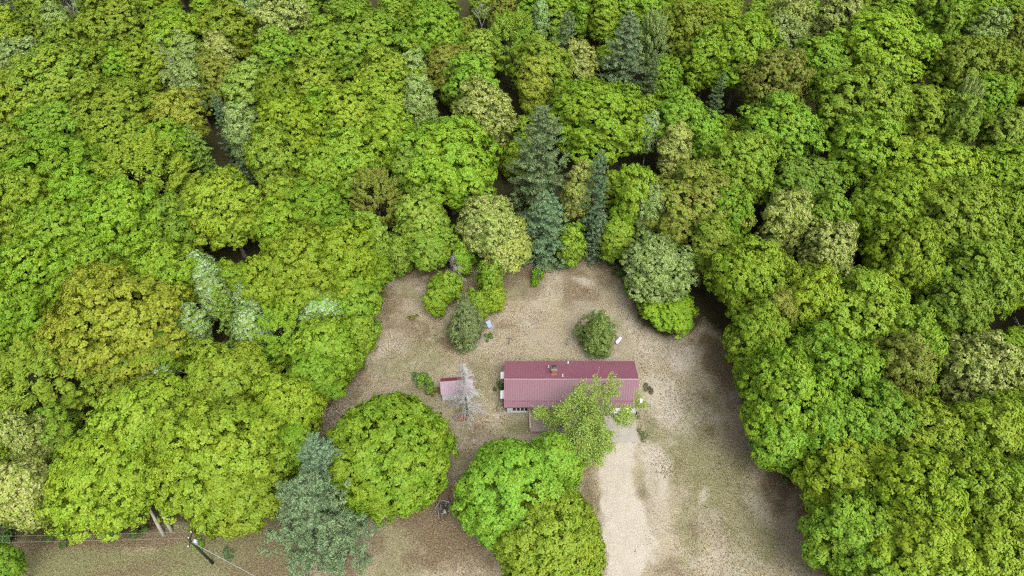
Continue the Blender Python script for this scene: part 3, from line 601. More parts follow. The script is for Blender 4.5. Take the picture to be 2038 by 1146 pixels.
TREES = '''
p -110.5 143.2 2.9 16.2 n; n -101.9 129.2 3.0 16.7 y; b -95.2 132.4 5.4 17.9 o; n -91.2 128.9 2.7 17.3 l; b -87.2 122.0 4.7 17.4 o; b -79.3 127.6 9.3 20.0 o; b -67.3 125.5 8.4 16.4 y; b -70.1 116.9 6.1 17.0 o; b -57.4 128.7 5.9 18.6 o
n -55.5 137.5 3.1 16.4 l; b -47.0 133.4 6.3 18.7 c; b -36.4 123.9 8.1 16.6 g; b -45.7 121.8 4.9 16.5 g; b -94.5 118.6 5.6 16.0 l; b -83.6 108.6 10.6 19.2 o; b -73.8 114.5 3.5 16.3 g; b -63.0 116.0 4.8 14.8 l; n -64.1 122.1 3.1 14.9 l
n -57.8 122.7 2.9 15.0 c; n -59.5 110.8 2.5 17.1 l; b -55.1 111.9 4.2 17.3 z; b -48.7 110.8 5.9 15.8 m; b -42.7 106.3 4.1 17.4 o; b -36.7 111.4 5.7 15.7 o; b -58.7 100.2 5.3 17.2 k; b -71.2 101.9 9.3 17.1 o; b -78.8 96.7 8.2 16.2 g
b -88.4 102.0 5.6 18.3 o; b -68.0 94.2 6.7 16.3 o; b -58.6 93.3 5.1 15.7 g; p -51.8 101.9 2.4 15.0 n; n -46.3 96.4 2.7 17.5 l; p -53.6 93.1 2.9 15.0 m; p -47.6 94.8 1.8 14.0 n; b -37.8 95.8 6.8 18.8 y; b -32.9 101.1 5.6 16.2 g
b -39.0 88.4 5.0 18.3 o; f -59.3 84.6 6.8 17.6 y; b -72.3 84.4 8.4 18.8 g; b -83.5 91.4 4.9 15.6 o; b -67.0 78.9 4.5 18.1 g; b -74.8 77.1 6.5 18.0 y; b -57.8 73.0 7.1 19.2 g; b -65.3 69.4 6.9 18.9 g; b -51.5 74.7 4.4 15.7 g
b -44.7 77.5 7.5 17.2 y; b -30.7 77.0 5.5 15.7 g; b -35.8 79.5 3.7 14.9 o; f -21.9 81.8 4.0 14.7 z; b -16.5 87.6 3.5 15.3 m; b -14.3 77.7 4.9 14.0 m; b -10.3 87.8 9.2 18.8 g; b -3.4 74.9 5.2 15.0 c; b -5.2 101.6 5.6 17.6 c
b -27.4 89.6 5.7 16.4 g; b -31.0 86.3 4.7 15.9 g; b -28.1 99.8 6.0 18.2 y; b -20.6 95.4 5.0 16.6 g; b -34.9 73.6 4.4 15.8 g; b 10.9 82.1 2.7 16.0 c; b 19.2 79.4 3.4 18.0 y; b 14.9 99.1 9.8 18.6 g; f 28.0 125.0 3.1 18.0 l
p 26.0 112.1 2.7 17.0 n; f 0.1 125.3 5.3 17.5 g; b -5.9 124.2 4.2 14.8 m; a 5.8 131.6 1.7 17.0 w; b 12.8 119.8 4.4 14.7 c; b 5.8 115.1 5.8 17.9 o; n 4.3 110.5 3.0 17.1 k; b -11.9 116.9 5.6 15.2 z; b -7.4 110.3 5.4 17.9 g
b -29.1 124.5 10.4 18.4 g; b -16.2 129.3 7.0 17.8 g; b -23.7 114.6 6.5 15.5 y; b -23.6 106.5 6.2 15.6 y; n -19.2 116.8 3.0 14.7 l; n -16.7 104.9 2.6 17.3 l; b -1.5 138.7 4.2 15.3 z; a 9.5 134.9 2.8 16.7 g; a 14.9 137.1 2.5 17.2 g
a 19.0 134.9 2.8 17.3 y; a 24.0 138.0 2.8 15.2 g; a 28.6 136.7 3.1 15.3 g; a 4.3 136.5 3.3 16.1 g; b 35.5 127.9 6.9 18.5 o; b 29.2 114.5 4.0 14.9 g; b 38.0 119.0 5.1 17.6 g; b 29.1 98.9 5.1 17.8 g; b 44.6 119.2 8.6 19.5 g
b 59.1 136.2 5.3 15.1 c; b 67.1 131.8 5.2 18.3 c; b 55.4 129.6 4.6 15.0 l; b 73.0 123.7 11.4 18.8 g; b 58.4 117.4 6.1 17.5 g; b 48.8 110.2 6.8 18.9 z; b 70.6 135.2 3.9 15.6 o; b 90.2 135.0 5.5 18.4 g; b 87.3 115.6 7.5 17.9 o
b 97.3 130.2 3.8 15.5 l; b 102.3 129.2 3.8 15.5 z; f 81.0 104.1 2.7 17.0 l; b 87.8 107.4 4.8 15.4 g; b 87.1 97.9 4.4 14.9 m; b 46.8 97.1 8.2 16.7 g; b 62.8 103.3 8.9 19.0 y; b 58.5 90.1 6.1 18.9 g; b 73.6 102.0 6.1 15.9 y
b 33.5 96.2 3.6 14.5 g; b 76.8 97.3 4.1 18.1 d; b 37.3 87.0 7.1 17.7 g; b 28.7 78.0 8.1 17.6 z; n 27.9 93.3 2.7 14.8 c; a 23.9 97.3 1.6 15.0 w; n 21.4 77.4 2.3 15.9 l; b 47.1 83.4 6.3 15.0 d; b 41.6 74.2 4.4 17.6 c
b 46.3 68.3 4.6 16.4 c; b 34.2 63.8 6.0 16.8 y; b 21.9 68.3 6.6 12.0 l; b 23.7 63.0 4.5 6.0 g; b 30.0 70.8 3.5 14.5 o; b 33.0 74.9 4.0 17.8 g; b 67.7 85.0 9.7 17.0 y; b 59.0 76.9 6.9 17.4 y; b 66.1 73.0 8.3 19.3 y
b 79.8 85.7 6.0 15.8 g; b 76.0 75.4 5.2 17.6 y; b 56.1 65.6 6.4 18.9 y; b 65.7 62.9 5.9 17.5 g; b 71.7 63.6 4.1 17.3 y; b 55.9 76.9 4.5 15.0 g; b 47.7 75.1 3.6 15.9 d; n 96.1 113.5 3.0 14.6 o; b 40.7 58.8 4.7 17.8 y
b 47.6 55.8 8.1 17.2 y; b 32.7 53.8 4.4 16.2 g; n 34.9 55.4 2.1 17.3 z; b 50.9 51.1 5.1 18.0 g; b 48.8 47.6 4.0 18.0 z; b 59.4 47.6 5.2 16.6 c; b 59.9 56.9 5.0 16.6 d; b 33.3 43.8 6.5 18.1 g; b 41.9 47.2 5.0 16.6 g
b 38.4 40.1 5.0 15.9 g; b 33.3 39.8 3.8 12.0 g; b 43.8 40.1 5.0 16.3 g; b 48.4 37.0 6.7 16.1 y; b 55.7 38.6 5.6 16.5 y; b 39.7 34.5 5.8 14.0 y; b 43.9 30.7 5.2 18.5 y; b 49.7 30.4 6.4 18.9 y; b 38.0 27.5 5.4 14.0 g
b 43.1 24.6 5.5 17.4 y; b 49.7 25.1 5.3 16.8 y; b 56.8 31.7 3.5 15.5 g; b 38.6 23.5 4.2 13.0 g; b 39.2 50.7 3.8 14.7 g; n 61.6 41.4 2.9 15.0 y; b 32.8 50.8 3.1 12.0 g; b -66.4 62.6 6.7 18.4 g; b -66.9 56.2 4.6 17.8 g
b -60.4 65.4 4.5 16.0 g; b -51.9 54.8 9.6 19.6 k; b -48.8 63.2 5.2 17.8 g; a -44.8 64.7 2.5 14.0 w; a -42.2 61.1 2.2 13.0 w; a -44.2 56.6 2.2 13.0 w; a -36.5 60.1 2.2 13.0 w; a -35.5 55.7 2.4 13.0 w; a -27.3 59.4 2.6 12.0 w
a -47.1 49.8 2.1 11.0 w; p -39.5 58.3 2.6 15.0 m; p -44.5 54.8 2.0 12.0 m; b -33.7 61.6 4.4 17.1 y; b -29.8 64.3 7.1 18.1 y; b -23.9 66.9 5.7 17.9 y; b -23.0 62.0 4.1 12.0 g; f -31.5 55.3 4.1 13.0 g; b -25.5 52.8 4.9 13.0 g
b -22.1 58.2 3.3 9.0 g; b -25.8 48.8 3.6 12.0 g; a -22.1 71.5 2.7 15.0 m; b -21.7 69.1 3.2 10.0 g; b -23.6 53.8 2.6 7.0 g; f -60.6 47.6 6.5 14.0 y; b -52.3 50.4 4.8 13.0 o; b -47.1 51.5 3.1 14.0 g; b -36.4 46.7 6.1 16.0 y
b -28.2 43.5 4.3 15.0 y; b -44.2 41.0 6.0 16.0 y; b -47.5 34.5 8.2 14.0 y; b -34.9 36.7 8.8 17.0 y; b -32.2 33.1 5.7 13.0 y; b -27.4 39.1 3.4 11.0 g; b -57.6 38.4 2.3 15.0 c; b -56.1 32.4 3.7 14.0 c; b -56.8 25.7 1.7 10.0 g
b -56.9 40.4 3.2 12.0 d; b -11.5 65.5 2.1 5.5 y; b -9.7 67.6 2.2 7.0 y; b -11.2 69.0 1.8 5.0 g; b -5.2 64.8 2.4 6.0 g; b -3.3 67.8 2.5 9.0 g; b -2.6 66.1 1.9 5.5 y; b -12.5 74.3 4.1 10.0 d; b -18.1 73.9 3.3 9.0 d
b -0.7 73.7 4.5 11.0 c; b -7.8 73.5 2.5 8.0 g; b 16.7 75.4 2.9 10.0 y; b 9.3 76.1 2.9 9.0 g; r -15.0 38.1 7.7 14.0 g; r 0.5 33.1 7.0 12.5 G; b 5.2 37.1 3.6 11.0 G; r 4.4 27.7 6.3 12.0 y; p 5.3 76.0 4.8 15.3 n
p 4.6 86.8 6.2 22.7 n; p 13.1 79.7 2.9 20.3 n; p 13.8 76.3 2.4 11.4 n; p -21.9 34.9 4.0 16.6 s; p -22.0 29.5 7.0 17.1 s; p 22.0 120.7 5.6 19.8 n; p 10.6 123.4 4.0 18.6 n; p 38.5 109.8 2.2 14.0 n; D -8.8 71.7 2.0 6.8 dead
D -6.2 47.4 3.1 12.8 dead; J -6.7 59.7 2.9 11.9 j; J 12.4 58.6 3.2 10.1 j
'''
FILL = '''
b 30.5 144.1 3.6 8.3 g; b -84.4 149.0 4.0 10.9 g; b 78.5 152.0 3.8 8.5 y; b 21.3 145.5 3.3 9.1 g; b 66.1 43.8 2.9 10.4 g; b -107.5 131.6 4.0 9.2 g; b 69.9 147.4 4.1 7.7 g; b 95.6 105.6 3.1 7.7 g; b -77.8 67.4 4.4 9.7 y
b 40.4 146.4 4.4 8.7 g; b -41.8 139.6 2.8 9.1 g; b -20.7 143.3 3.8 11.0 o; b 108.0 151.0 3.7 7.9 g; b -40.6 152.2 3.9 10.4 d; b 19.5 114.0 2.9 9.8 g; b 20.9 128.7 4.3 9.0 g; b -71.1 155.5 4.4 8.3 d; b -2.2 145.2 3.1 7.8 d
b -50.3 148.0 4.2 9.6 d; b -61.8 145.2 3.0 10.9 g; b -82.5 77.7 3.1 9.8 g; b -62.3 138.7 3.8 10.4 o; b 52.1 139.0 3.7 10.4 g; b 99.9 136.3 4.2 10.0 g; b 82.1 134.7 4.5 8.2 y; b -6.9 149.4 3.1 10.2 o; b -109.8 149.0 4.2 8.9 y
b 76.1 109.1 2.8 10.4 g; b 44.5 131.9 3.0 9.8 g; b -9.8 138.5 2.8 9.5 o; b 86.5 144.6 3.9 7.9 d; b -20.5 137.8 2.9 7.6 g; b -32.8 141.3 4.1 7.9 g; b 100.7 123.1 4.0 10.1 d; b 92.2 124.1 2.9 8.6 g; b 54.4 144.2 3.0 10.1 g
b 6.1 143.1 3.2 11.0 g; b -43.9 69.1 2.9 7.9 g; b -102.7 119.0 4.1 10.7 g; b 12.0 109.4 3.0 10.8 g; b 40.7 104.6 3.1 7.9 y; b -18.3 154.9 3.3 11.0 d; b 69.8 54.3 3.6 9.2 y; b 20.1 154.3 3.6 10.6 g; b -102.2 136.1 3.4 10.4 o
b 0.8 96.5 3.1 8.7 y; b 24.8 86.5 3.2 9.7 o; b 62.8 37.0 2.9 10.5 g; b 47.4 145.0 3.8 9.4 o; b -71.7 137.1 4.1 10.9 g; b -68.4 147.0 3.6 10.2 g; b 105.3 144.8 3.1 10.9 g; b 90.0 91.9 3.5 10.7 y; b -35.2 148.2 3.1 10.8 g
b 35.9 152.7 4.2 10.1 g; b -93.7 147.7 2.8 9.9 g; b -87.8 135.8 4.0 11.0 g; b -26.3 147.7 3.9 10.5 g; b -79.2 151.0 2.9 10.6 y; b -63.4 39.4 3.0 8.2 o; b -116.7 145.8 4.1 7.6 y; b 6.0 152.6 4.6 10.5 g; b 85.2 126.6 3.7 10.5 g
b 16.7 85.9 2.9 10.8 y; b 117.0 155.5 4.0 8.8 o; b -15.8 148.6 4.0 10.7 g; b 97.4 148.2 2.9 9.6 y; b 40.1 67.6 2.8 9.3 d; b 45.2 152.2 3.8 9.0 g; b 109.7 132.6 4.2 9.8 d; b -90.4 141.4 3.6 10.8 d; b 76.0 143.1 3.0 9.9 o
b -89.6 155.7 3.2 8.0 y; b -100.4 142.0 3.3 8.9 o; b -5.0 155.0 3.3 9.8 g; b -28.6 154.5 3.5 9.6 g; b 114.4 147.3 3.6 9.7 g; b 71.0 141.6 3.2 8.7 d; b -47.6 86.4 4.0 8.6 g; b 16.0 147.5 2.9 7.9 g; b 58.8 148.4 4.5 8.6 o
b 64.7 142.4 2.8 8.0 g; b 3.5 104.1 4.4 8.7 g; b -58.6 152.3 2.8 9.4 o; b 77.3 67.8 3.7 8.9 g; b -54.8 117.5 2.8 9.6 o; b 41.3 136.8 3.1 10.8 g; b -97.7 108.8 3.8 10.4 o; b -97.2 152.4 4.0 8.7 g; b -5.5 131.2 3.5 9.0 g
b 71.3 111.4 3.0 9.2 y; b 84.9 154.7 3.8 10.4 g; b 66.5 154.3 3.9 9.8 o; b 26.8 155.6 4.5 7.7 d; b 76.6 137.4 3.1 10.4 y; b -47.3 154.8 3.8 8.2 g; b -110.0 138.0 3.6 11.0 o; b -113.9 155.7 4.0 9.0 o; b -86.0 83.9 3.2 9.7 o
b -34.3 135.0 3.8 8.1 g; b 101.6 152.0 4.0 8.9 g; b 34.3 139.0 4.1 9.3 y; b -76.9 145.1 4.5 7.9 g; b -83.6 141.3 3.9 9.0 g; b -74.3 62.1 3.1 10.2 d; b 93.8 155.3 3.8 7.7 g; b 16.2 141.9 3.0 8.4 g; b -45.0 144.3 3.2 8.7 g
b 81.0 108.8 3.2 9.8 d; b 31.7 108.0 3.9 8.8 o; b -40.2 65.5 3.0 10.6 g; b 24.6 106.5 3.2 10.9 y; b 12.2 153.4 3.0 10.5 g; b -13.6 97.8 2.9 9.3 g; b 101.3 141.8 2.8 7.8 g; b -103.0 146.5 3.1 8.6 g; b 51.2 152.6 3.3 8.5 y
b -89.4 58.1 8.0 17.9 o; b 128.2 164.1 7.2 17.9 g; b 138.8 158.2 8.2 17.3 o; b -107.5 99.1 7.5 17.2 o; b 89.8 78.8 7.7 17.7 g; b 136.5 138.6 8.4 16.6 o; b 75.0 44.1 8.3 17.3 o; b 64.6 24.7 8.4 16.2 y; b -92.5 70.3 7.3 17.5 y
b 103.7 109.4 8.3 17.1 y; b 131.8 127.0 7.6 17.7 g; b 68.9 170.9 7.7 16.0 y; b 111.2 96.8 8.0 17.3 g; b 82.5 56.7 8.3 17.9 g; b -133.1 135.5 7.5 15.5 g; b -70.7 42.8 6.6 16.9 y; b -133.1 155.3 8.0 17.7 y; b 102.6 88.4 7.3 15.6 g
b 115.6 169.8 7.9 17.8 o; b 32.4 172.8 6.7 16.1 g; b -111.4 114.2 8.3 17.5 g; b 89.3 66.8 8.1 17.4 g; b -117.8 164.3 7.4 16.0 y; b -23.9 170.8 7.3 17.8 g; b 100.9 172.1 8.5 15.9 y; b -61.6 161.2 7.8 16.3 g; b 15.4 176.5 6.7 16.7 o
b 51.2 168.8 6.9 16.6 g; b -80.4 160.4 8.5 15.7 g; b 124.5 147.2 8.3 16.3 g; b -71.4 176.9 8.4 17.5 g; b -79.6 50.9 7.2 15.7 y; b -120.8 106.8 7.5 16.1 g; b 121.1 133.0 7.2 16.0 o; b 136.0 175.6 7.0 16.6 g; b -97.5 86.0 8.1 17.2 g
b 150.1 162.8 7.8 16.3 y; b -150.2 154.5 7.0 16.1 g; b -103.9 175.4 7.3 15.5 g; b -130.6 166.5 6.9 16.9 y; b -68.0 32.4 7.8 17.0 g; b -107.2 160.4 6.8 17.7 o
'''
def rows(t):
    for e in t.replace('\n', ';').split(';'):
        q = e.split()
        if q: yield q[0], float(q[1]), float(q[2]), float(q[3]), float(q[4]), q[5]

SPECIAL = []
def near(x, y, L):
    for i, (a, b, lab) in enumerate(L):
        if math.hypot(x-a, y-b) < 1.2: return L.pop(i)[2]
SPECIAL = [(-15.0, 38.1, 'dense ball-shaped green maple between the blue-green spruces and the dead spruce'), (0.5, 33.1, 'broad vivid green tree in front of the deck'), (5.2, 37.1, 'small vivid green crown between the deck and the broad vivid tree'), (4.4, 27.7, 'rounded yellow-green tree at the edge of the driveway'), (-47.5, 34.5, 'big twin-stemmed yellow-green maple above the overhead wires'), (-34.9, 36.7, 'big yellow-green maple behind the utility pole'), (-32.2, 33.1, 'low spreading yellow-green maple bough tree right behind the utility pole'), (-51.9, 54.8, 'large golden-yellow crown in the shed-side woods'), (21.9, 68.3, 'pale grey-green tree at the back corner of the clearing, over a low green bush'), (23.7, 63.0, 'low bright green bushy tree under the pale tree at the clearing corner'), (-10.3, 87.8, 'large fresh green crown between the feathery bronze tree and the tallest pine'), (59.4, 47.6, 'cream-tinged rounded tree next to the bare grey tree'), (-21.9, 81.8, 'feathery bronze-tinted tree on the back edge of the clearing'), (-3.4, 74.9, 'cream-flowering round tree beside the pines behind the clearing'), (28.7, 78.0, 'large bronze-tinted crown beside the slender yellow-green tree behind the clearing'), (5.3, 76.0, 'shorter blue-green pine in front of the tallest pine, at the back of the clearing'), (4.6, 86.8, 'tallest blue-green pine behind the clearing'), (13.1, 79.7, 'slim tall dark pine beside the slender yellow-green tree'), (13.8, 76.3, 'slim short dark pine at the clearing edge'), (-21.9, 34.9, 'silvery blue-green spruce top behind the wider spruce'), (-22.0, 29.5, 'wide silvery blue-green spruce between the utility pole and the ball-shaped maple'), (22.0, 120.7, 'big blue-green pine far back in the woods'), (10.6, 123.4, 'far blue-green pine among the narrow poplars'), (38.5, 109.8, 'small lone blue-green pine far back in the woods')]
dead_i = 0
ALL = [r + (False,) for r in rows(TREES) if r[0] not in 'DJ'] + [r + (True,) for r in rows(FILL)]
NAMES = dict(zip([r[1:3] for r in ALL], name_all(ALL)))
TWIN = None
for k, x, y, R, h, col in rows(TREES):
    if k == 'D':
        tm, bm = dead_spruce(R, h, 5+dead_i)
        t = thing('dead_spruce', ['small bare grey dead spruce among green trees behind the clearing', 'tall bare grey dead spruce standing in front of the red shed'][dead_i], 'tree', (x, y, 0), 0, 'dead spruces')
        link('trunk', tm, t); link('branches', bm, t); dead_i += 1; continue
    if k == 'J':
        first = x < 0
        t = thing('juniper', 'cone-shaped dark juniper at the tip of the tree clump' if first else 'rounded dark juniper standing alone behind the garage end of the house', 'tree', (x, y, 0), 0, 'junipers in the clearing')
        c = link('crown', juniper_crown('crown', R*.92, h*(.97 if first else .9), 900+first, M['needle'], 1.0 if first else .65), t); c.color = (.16, .21, .075, 1) if first else (.15, .22, .05, 1)
        link('trunk', trunk_mesh('trunk', h*.8, .12, 3, 120+first, M['bark'], .8, 2), t); continue
    if k == 'p' and R > 5 and y < 45: k = 'P'
    lab = near(x, y, SPECIAL)
    o = plant(k, x, y, R, h, col, lab or NAMES[(x, y)], 'yard trees' if lab else None)
    if lab and 'twin' in lab: TWIN = o
for k, x, y, R, h, col in rows(FILL): plant(k, x, y, R, h, col, NAMES[(x, y)])
if TWIN:      # two leaning grey stems of the big maple show below its crown
    bpy.context.view_layer.update(); inv = TWIN.matrix_world.inverted()
    for bx, by in ((-42.9, 30.7), (-42.1, 31.2)):
        me = MB().tube([(bx, by, -.2), (bx-.5, by+1.1, 2.2), (bx-1.2, by+2.6, 5.5), (bx-2, by+3.8, 9)], [.27, .22, .18, .08], 8).mesh('trunk', M['palebark'], True)
        me.transform(inv); link('trunk', me, TWIN)

# ------------------------------------------------------------------ yard trees and shrubs with their own shapes
def sparse_tree():
    global rng
    t = thing('birch_tree', 'thin-leaved tree with visible pale branches overhanging the front of the house', 'tree', (8.6, 41.2, 0), 0, 'yard trees')
    bm, tips = branch_tree(21, 12.0, .24, 4, .95, M['palebark'], up=.62)
    ctr = tips[tips[:, 2] > 3].mean(0); sc = 7.7/np.percentile(np.hypot(tips[:, 0], tips[:, 1]), 97); hz = 12.2/tips[:, 2].max()
    b = link('branches', bm, t); b.scale = (sc, sc, hz); off = np.array([-ctr[0]*sc, -ctr[1]*sc, 0]); t.location = (8.9+off[0], 41.4+off[1], 0)
    tips = tips*[sc, sc, hz]; tips = tips[tips[:, 2] > 3.2]
    rng = np.random.default_rng(77); k = 40000; i = rng.integers(0, len(tips), k)
    keep = vnoise(tips[i, 0]+50, tips[i, 1]+tips[i, 2]*.7+50, 1.6, 5) > .36; i = i[keep]; k = len(i)
    c = tips[i] + rng.normal(size=(k, 3))*[.30, .30, .22]
    lm = leaves_mesh('crown', c, rng.normal(size=(k, 3))*.6+UP*.8, .22, .135, M['leaf'])
    o = link('crown', lm, t); o.color = (.25, .355, .065, 1)
sparse_tree()

t = thing('bare_tree', 'bare grey leafless tree at the far edge of the driveway-side woods', 'tree', (75.5, 61.0, 0))
bm, tips = branch_tree(9, 12, .2, 4, 1.0, M['dead'], up=.6, kids=(3, 4)); b = link('branches', bm, t); b.scale = (1.0, 1.0, 12.5/tips[:, 2].max())

for x, y, h_, lab in ((-87.5, 128.5, 19.5, 'bare grey snag standing above olive crowns far back on the shed side'), (-6.5, 128.8, 18, 'bare grey snag in a dark gap by the far narrow poplars'), (-64.4, 115.4, 18.5, 'bare grey snag among pale crowns on the shed side')):
    s_ = thing('snag', lab, 'tree', (x, y, 0), random.uniform(0, 6), 'bare snags'); b = link('branches', bm, s_); b.scale = (.62, .62, h_/tips[:, 2].max())

SHM = [tuft_mesh('foliage', 1.0, 1.0, 950+i, M['shrub'], 1500, .20, .11) for i in range(3)]
stem = MB()
for a in range(7):
    th = a*.9; stem.tube([(0, 0, -.05), (.3*math.cos(th), .3*math.sin(th), .35), (.6*math.cos(th+.2), .6*math.sin(th+.2), .7)], [.03, .02, .008], 4)
STEM = stem.mesh('stem', M['bark'])
def shrub(x, y, R, h, rgb, label, group=None, name='shrub'):
    t = thing(name, label, 'shrub', (x, y, 0), random.uniform(0, 6.28), group); t.scale = (R, R, h)
    c = link('foliage', random.choice(SHM), t); c.color = rgb + (1,); link('stem', STEM, t)
GB, DG, OLV, GRY, STR = (.14, .26, .03), (.07, .13, .035), (.15, .15, .04), (.2, .23, .1), (.38, .325, .21)
shrub(-15.5, 64.3, .75, .6, OLV, 'low olive tuft alone in the dry grass of the clearing')
shrub(-12.4, 52.4, 1.5, 1.6, GB, 'leafy green shrub beside the shed, on the side away from the house')
shrub(-13.6, 53.4, 1.1, 1.1, (.10, .19, .05), 'small green shrub between the shed and the round maple')
shrub(-11.3, 51.0, 1.0, .9, OLV, 'low olive-brown shrub against the shed corner')
shrub(3.9, 71.6, 1.3, 2.4, (.13, .28, .012), 'bright green sapling by itself in front of the pines')
shrub(-3.4, 60.6, .7, .9, (.11, .2, .03), 'small green shrub at the foot of the cone-shaped juniper')
shrub(17.9, 44.0, .9, .8, GRY, 'grey-green weed clump beside the concrete pad')
shrub(19.4, 51.6, .8, .6, (.15, .13, .07), 'dark brown weed clump beside the garage end wall')
shrub(-1.6, 51.6, .75, 1.3, DG, 'dark evergreen shrub under the end-wall awnings of the house')
shrub(-1.3, 50.4, .6, 1.0, (.09, .14, .05), 'small dusty shrub under the end-wall awnings of the house')
shrub(-1.9, 48.3, .85, .5, STR, 'straw-coloured clump of dead grass by the house corner')
shrub(-.9, 46.9, .7, .4, STR, 'straw-coloured clump of dead grass below the front windows')
shrub(-3.2, 46.6, 1.0, .35, STR, 'flattened straw-coloured clump between the dead spruce and the house')
shrub(16.6, 75.2, .8, .8, DG, 'small dark shrub in front of the pines')
UG = 'undergrowth along the clearing'
for x, y, R, h, c in ((-19.5, 72.5, 1.7, 1.6, GB), (-17.2, 74.2, 1.8, 2.2, (.09, .17, .04)), (-13.2, 75.6, 2.0, 2.6, GB), (-20.8, 68.3, 1.2, 1.0, OLV), (-21.4, 62.5, 1.5, 1.8, GB), (-22.3, 58.6, 1.3, 1.5, GB), (-21.8, 65.4, 1.2, 1.6, (.14, .25, .04)), (-10.6, 76.4, 1.8, 2.4, OLV), (-6, 75.8, 1.9, 2.4, (.12, .16, .06)), (-1.8, 77.4, 1.8, 2.2, (.14, .19, .06)), (1.3, 75.6, 1.6, 1.7, (.15, .17, .07)), (6.2, 74.6, 1.9, 2.0, (.13, .17, .07)), (9.4, 75.4, 1.6, 1.8, (.13, .17, .06)), (17.8, 72.6, 1.2, 2.0, DG), (18.6, 69.2, 1.1, 1.6, GB)):
    shrub(x, y, R, h, c, 'leafy undergrowth bush along the wooded back edge of the clearing', UG)
for x, y, R, h, c in ((32.3, 56.8, 1.2, 1.2, DG), (33.2, 50.0, 1.1, 1.0, GB), (36.4, 39.0, 1.4, 1.0, (.11, .15, .05)), (37.6, 36.9, 1.2, 1.0, GRY), (38.8, 31.4, 1.2, 1.0, GB), (39.8, 28.3, 1.4, 1.2, (.10, .17, .04)), (35.4, 43.0, 1.3, 1.4, GB), (38.2, 34.4, 1.3, 1.3, GB)):
    shrub(x, y, R, h, c, 'scrubby bush along the field edge of the driveway-side woods', 'scrub along the field')
for x, y, R, h, c in ((-62, 30.2, 1.8, 1.4, DG), (-55.5, 31.0, 1.6, 1.2, (.08, .13, .03)), (-49, 31.2, 1.7, 1.3, DG), (-46, 30.9, 1.2, .9, (.08, .13, .03)), (-38.2, 29.6, .9, .6, GB), (-34.2, 28.2, .8, .5, (.10, .16, .06)), (-27.6, 31.4, 1.2, .6, OLV)):
    shrub(x, y, R, h, c, 'low bush in the shaded grass near the utility pole', 'bushes near the pole')

# ------------------------------------------------------------------ utility poles and wires
def pole(x, y, label, h=8.3, rz=0.0, tr=True):
    t = thing('utility_pole', label, 'utility pole', (x, y, 0), rz, 'utility poles')
    MB().tube([(0, 0, -.3), (0, 0, h*.5), (0, 0, h)], [.17, .145, .115], 10).build('shaft', M['pole'], t, True)
    MB().box(-.9, -.16, h-.55, .9, -.06, h-.43).build('crossarm', M['pole'], t)
    for xx in (-.8, .8): MB().tube([(xx, -.11, h-.43), (xx, -.11, h-.36), (xx, -.11, h-.30), (xx, -.11, h-.2)], [.03, .06, .035, .055], 8).build('insulator', M['white'], t)
    MB().tube([(0, -.11, h), (0, -.11, h+.09), (0, -.11, h+.2)], [.03, .06, .04], 8).build('insulator', M['white'], t)
    if tr:
        c = MB().tube([(.0, -.42, h-1.75), (0, -.42, h-1.7), (0, -.42, h-.95), (0, -.42, h-.9)], [.16, .23, .23, .18], 12).build('transformer', M['steel'], t, True)
        MB().tube([(.08, -.42, h-.9), (.08, -.42, h-.7)], [.05, .03], 6).build('bushing', M['white'], c)
        MB().box(-.05, -.22, h-1.5, .05, -.1, h-1.1).build('bracket', M['steel'], c)
    MB().box(-.18, -.03, 1.6, -.165, .03, 1.75).build('tag_plate', M['white'], t)
    return t
PX, PY = -35.9, 27.35
pole(PX, PY, 'dark wooden utility pole with a grey transformer beside the lower lawn', 8.3, math.radians(96))
pole(-92, 26.6, 'dark wooden utility pole farther along the wires past the woods', 8.3, math.radians(90), False)
pole(4.5, 9.0, 'dark wooden utility pole at the road end of the driveway', 8.0, math.radians(30), False)
def wire(a, b, sag, r, label, name='overhead_wire', group='overhead wires'):
    a, b = np.array(a), np.array(b); pts = [a+(b-a)*t-np.array([0, 0, sag*4*t*(1-t)]) for t in np.linspace(0, 1, 25)]
    o = MB().tube(pts, r, 5).build(name, M['wire'], None, True); tag(o, label, 'wire', group)
wire((PX-.1, PY+.8, 8.08), (-92, 27.3, 8.08), .5, .010, 'thin wire running off along the tree line from the utility pole')
wire((PX-.1, PY-.05, 8.45), (-92, 26.5, 8.45), .5, .010, 'thin wire running off along the tree line from the utility pole')
wire((PX+.1, PY-.1, 7.5), (4.5, 9.1, 7.0), .7, .035, 'thick twisted service cable running down past the blue-green spruce', 'service_cable')

# ------------------------------------------------------------------ small things in the yard
t = thing('clothesline_post', 'thin dark metal post with a short crossbar in the grass, nearer the juniper clump', 'post', (-.45, 59.4, 0), 0, 'clothesline posts')
MB().tube([(0, 0, -.1), (0, 0, 1.7)], .05, 8).build('shaft', M['black'], t); MB().tube([(-.5, 0, 1.6), (.5, 0, 1.62)], .035, 6).build('crossbar', M['black'], t)
t = thing('clothesline_post', 'thin dark metal post with a short crossbar in the grass, nearer the lone juniper', 'post', (8.2, 59.2, 0), .1, 'clothesline posts')
MB().tube([(0, 0, -.1), (0, 0, 1.8)], .05, 8).build('shaft', M['black'], t); MB().tube([(-.25, 0, 1.7), (.25, 0, 1.7)], .035, 6).build('crossbar', M['black'], t)
tag(MB().tube([(-18.75, 62.8, .07), (-18.5, 61.7, .09), (-18.25, 60.7, .07)], [.07, .075, .06], 7).build('fallen_pole', M['palebark'], None, True), 'pale bare pole lying on the grass by the shed-side woods', 'pole')
t = thing('lawn_chair', 'small pale blue plastic chair lying in the grass near the juniper clump', 'chair', (-3.4, 62.6, .02), .5)
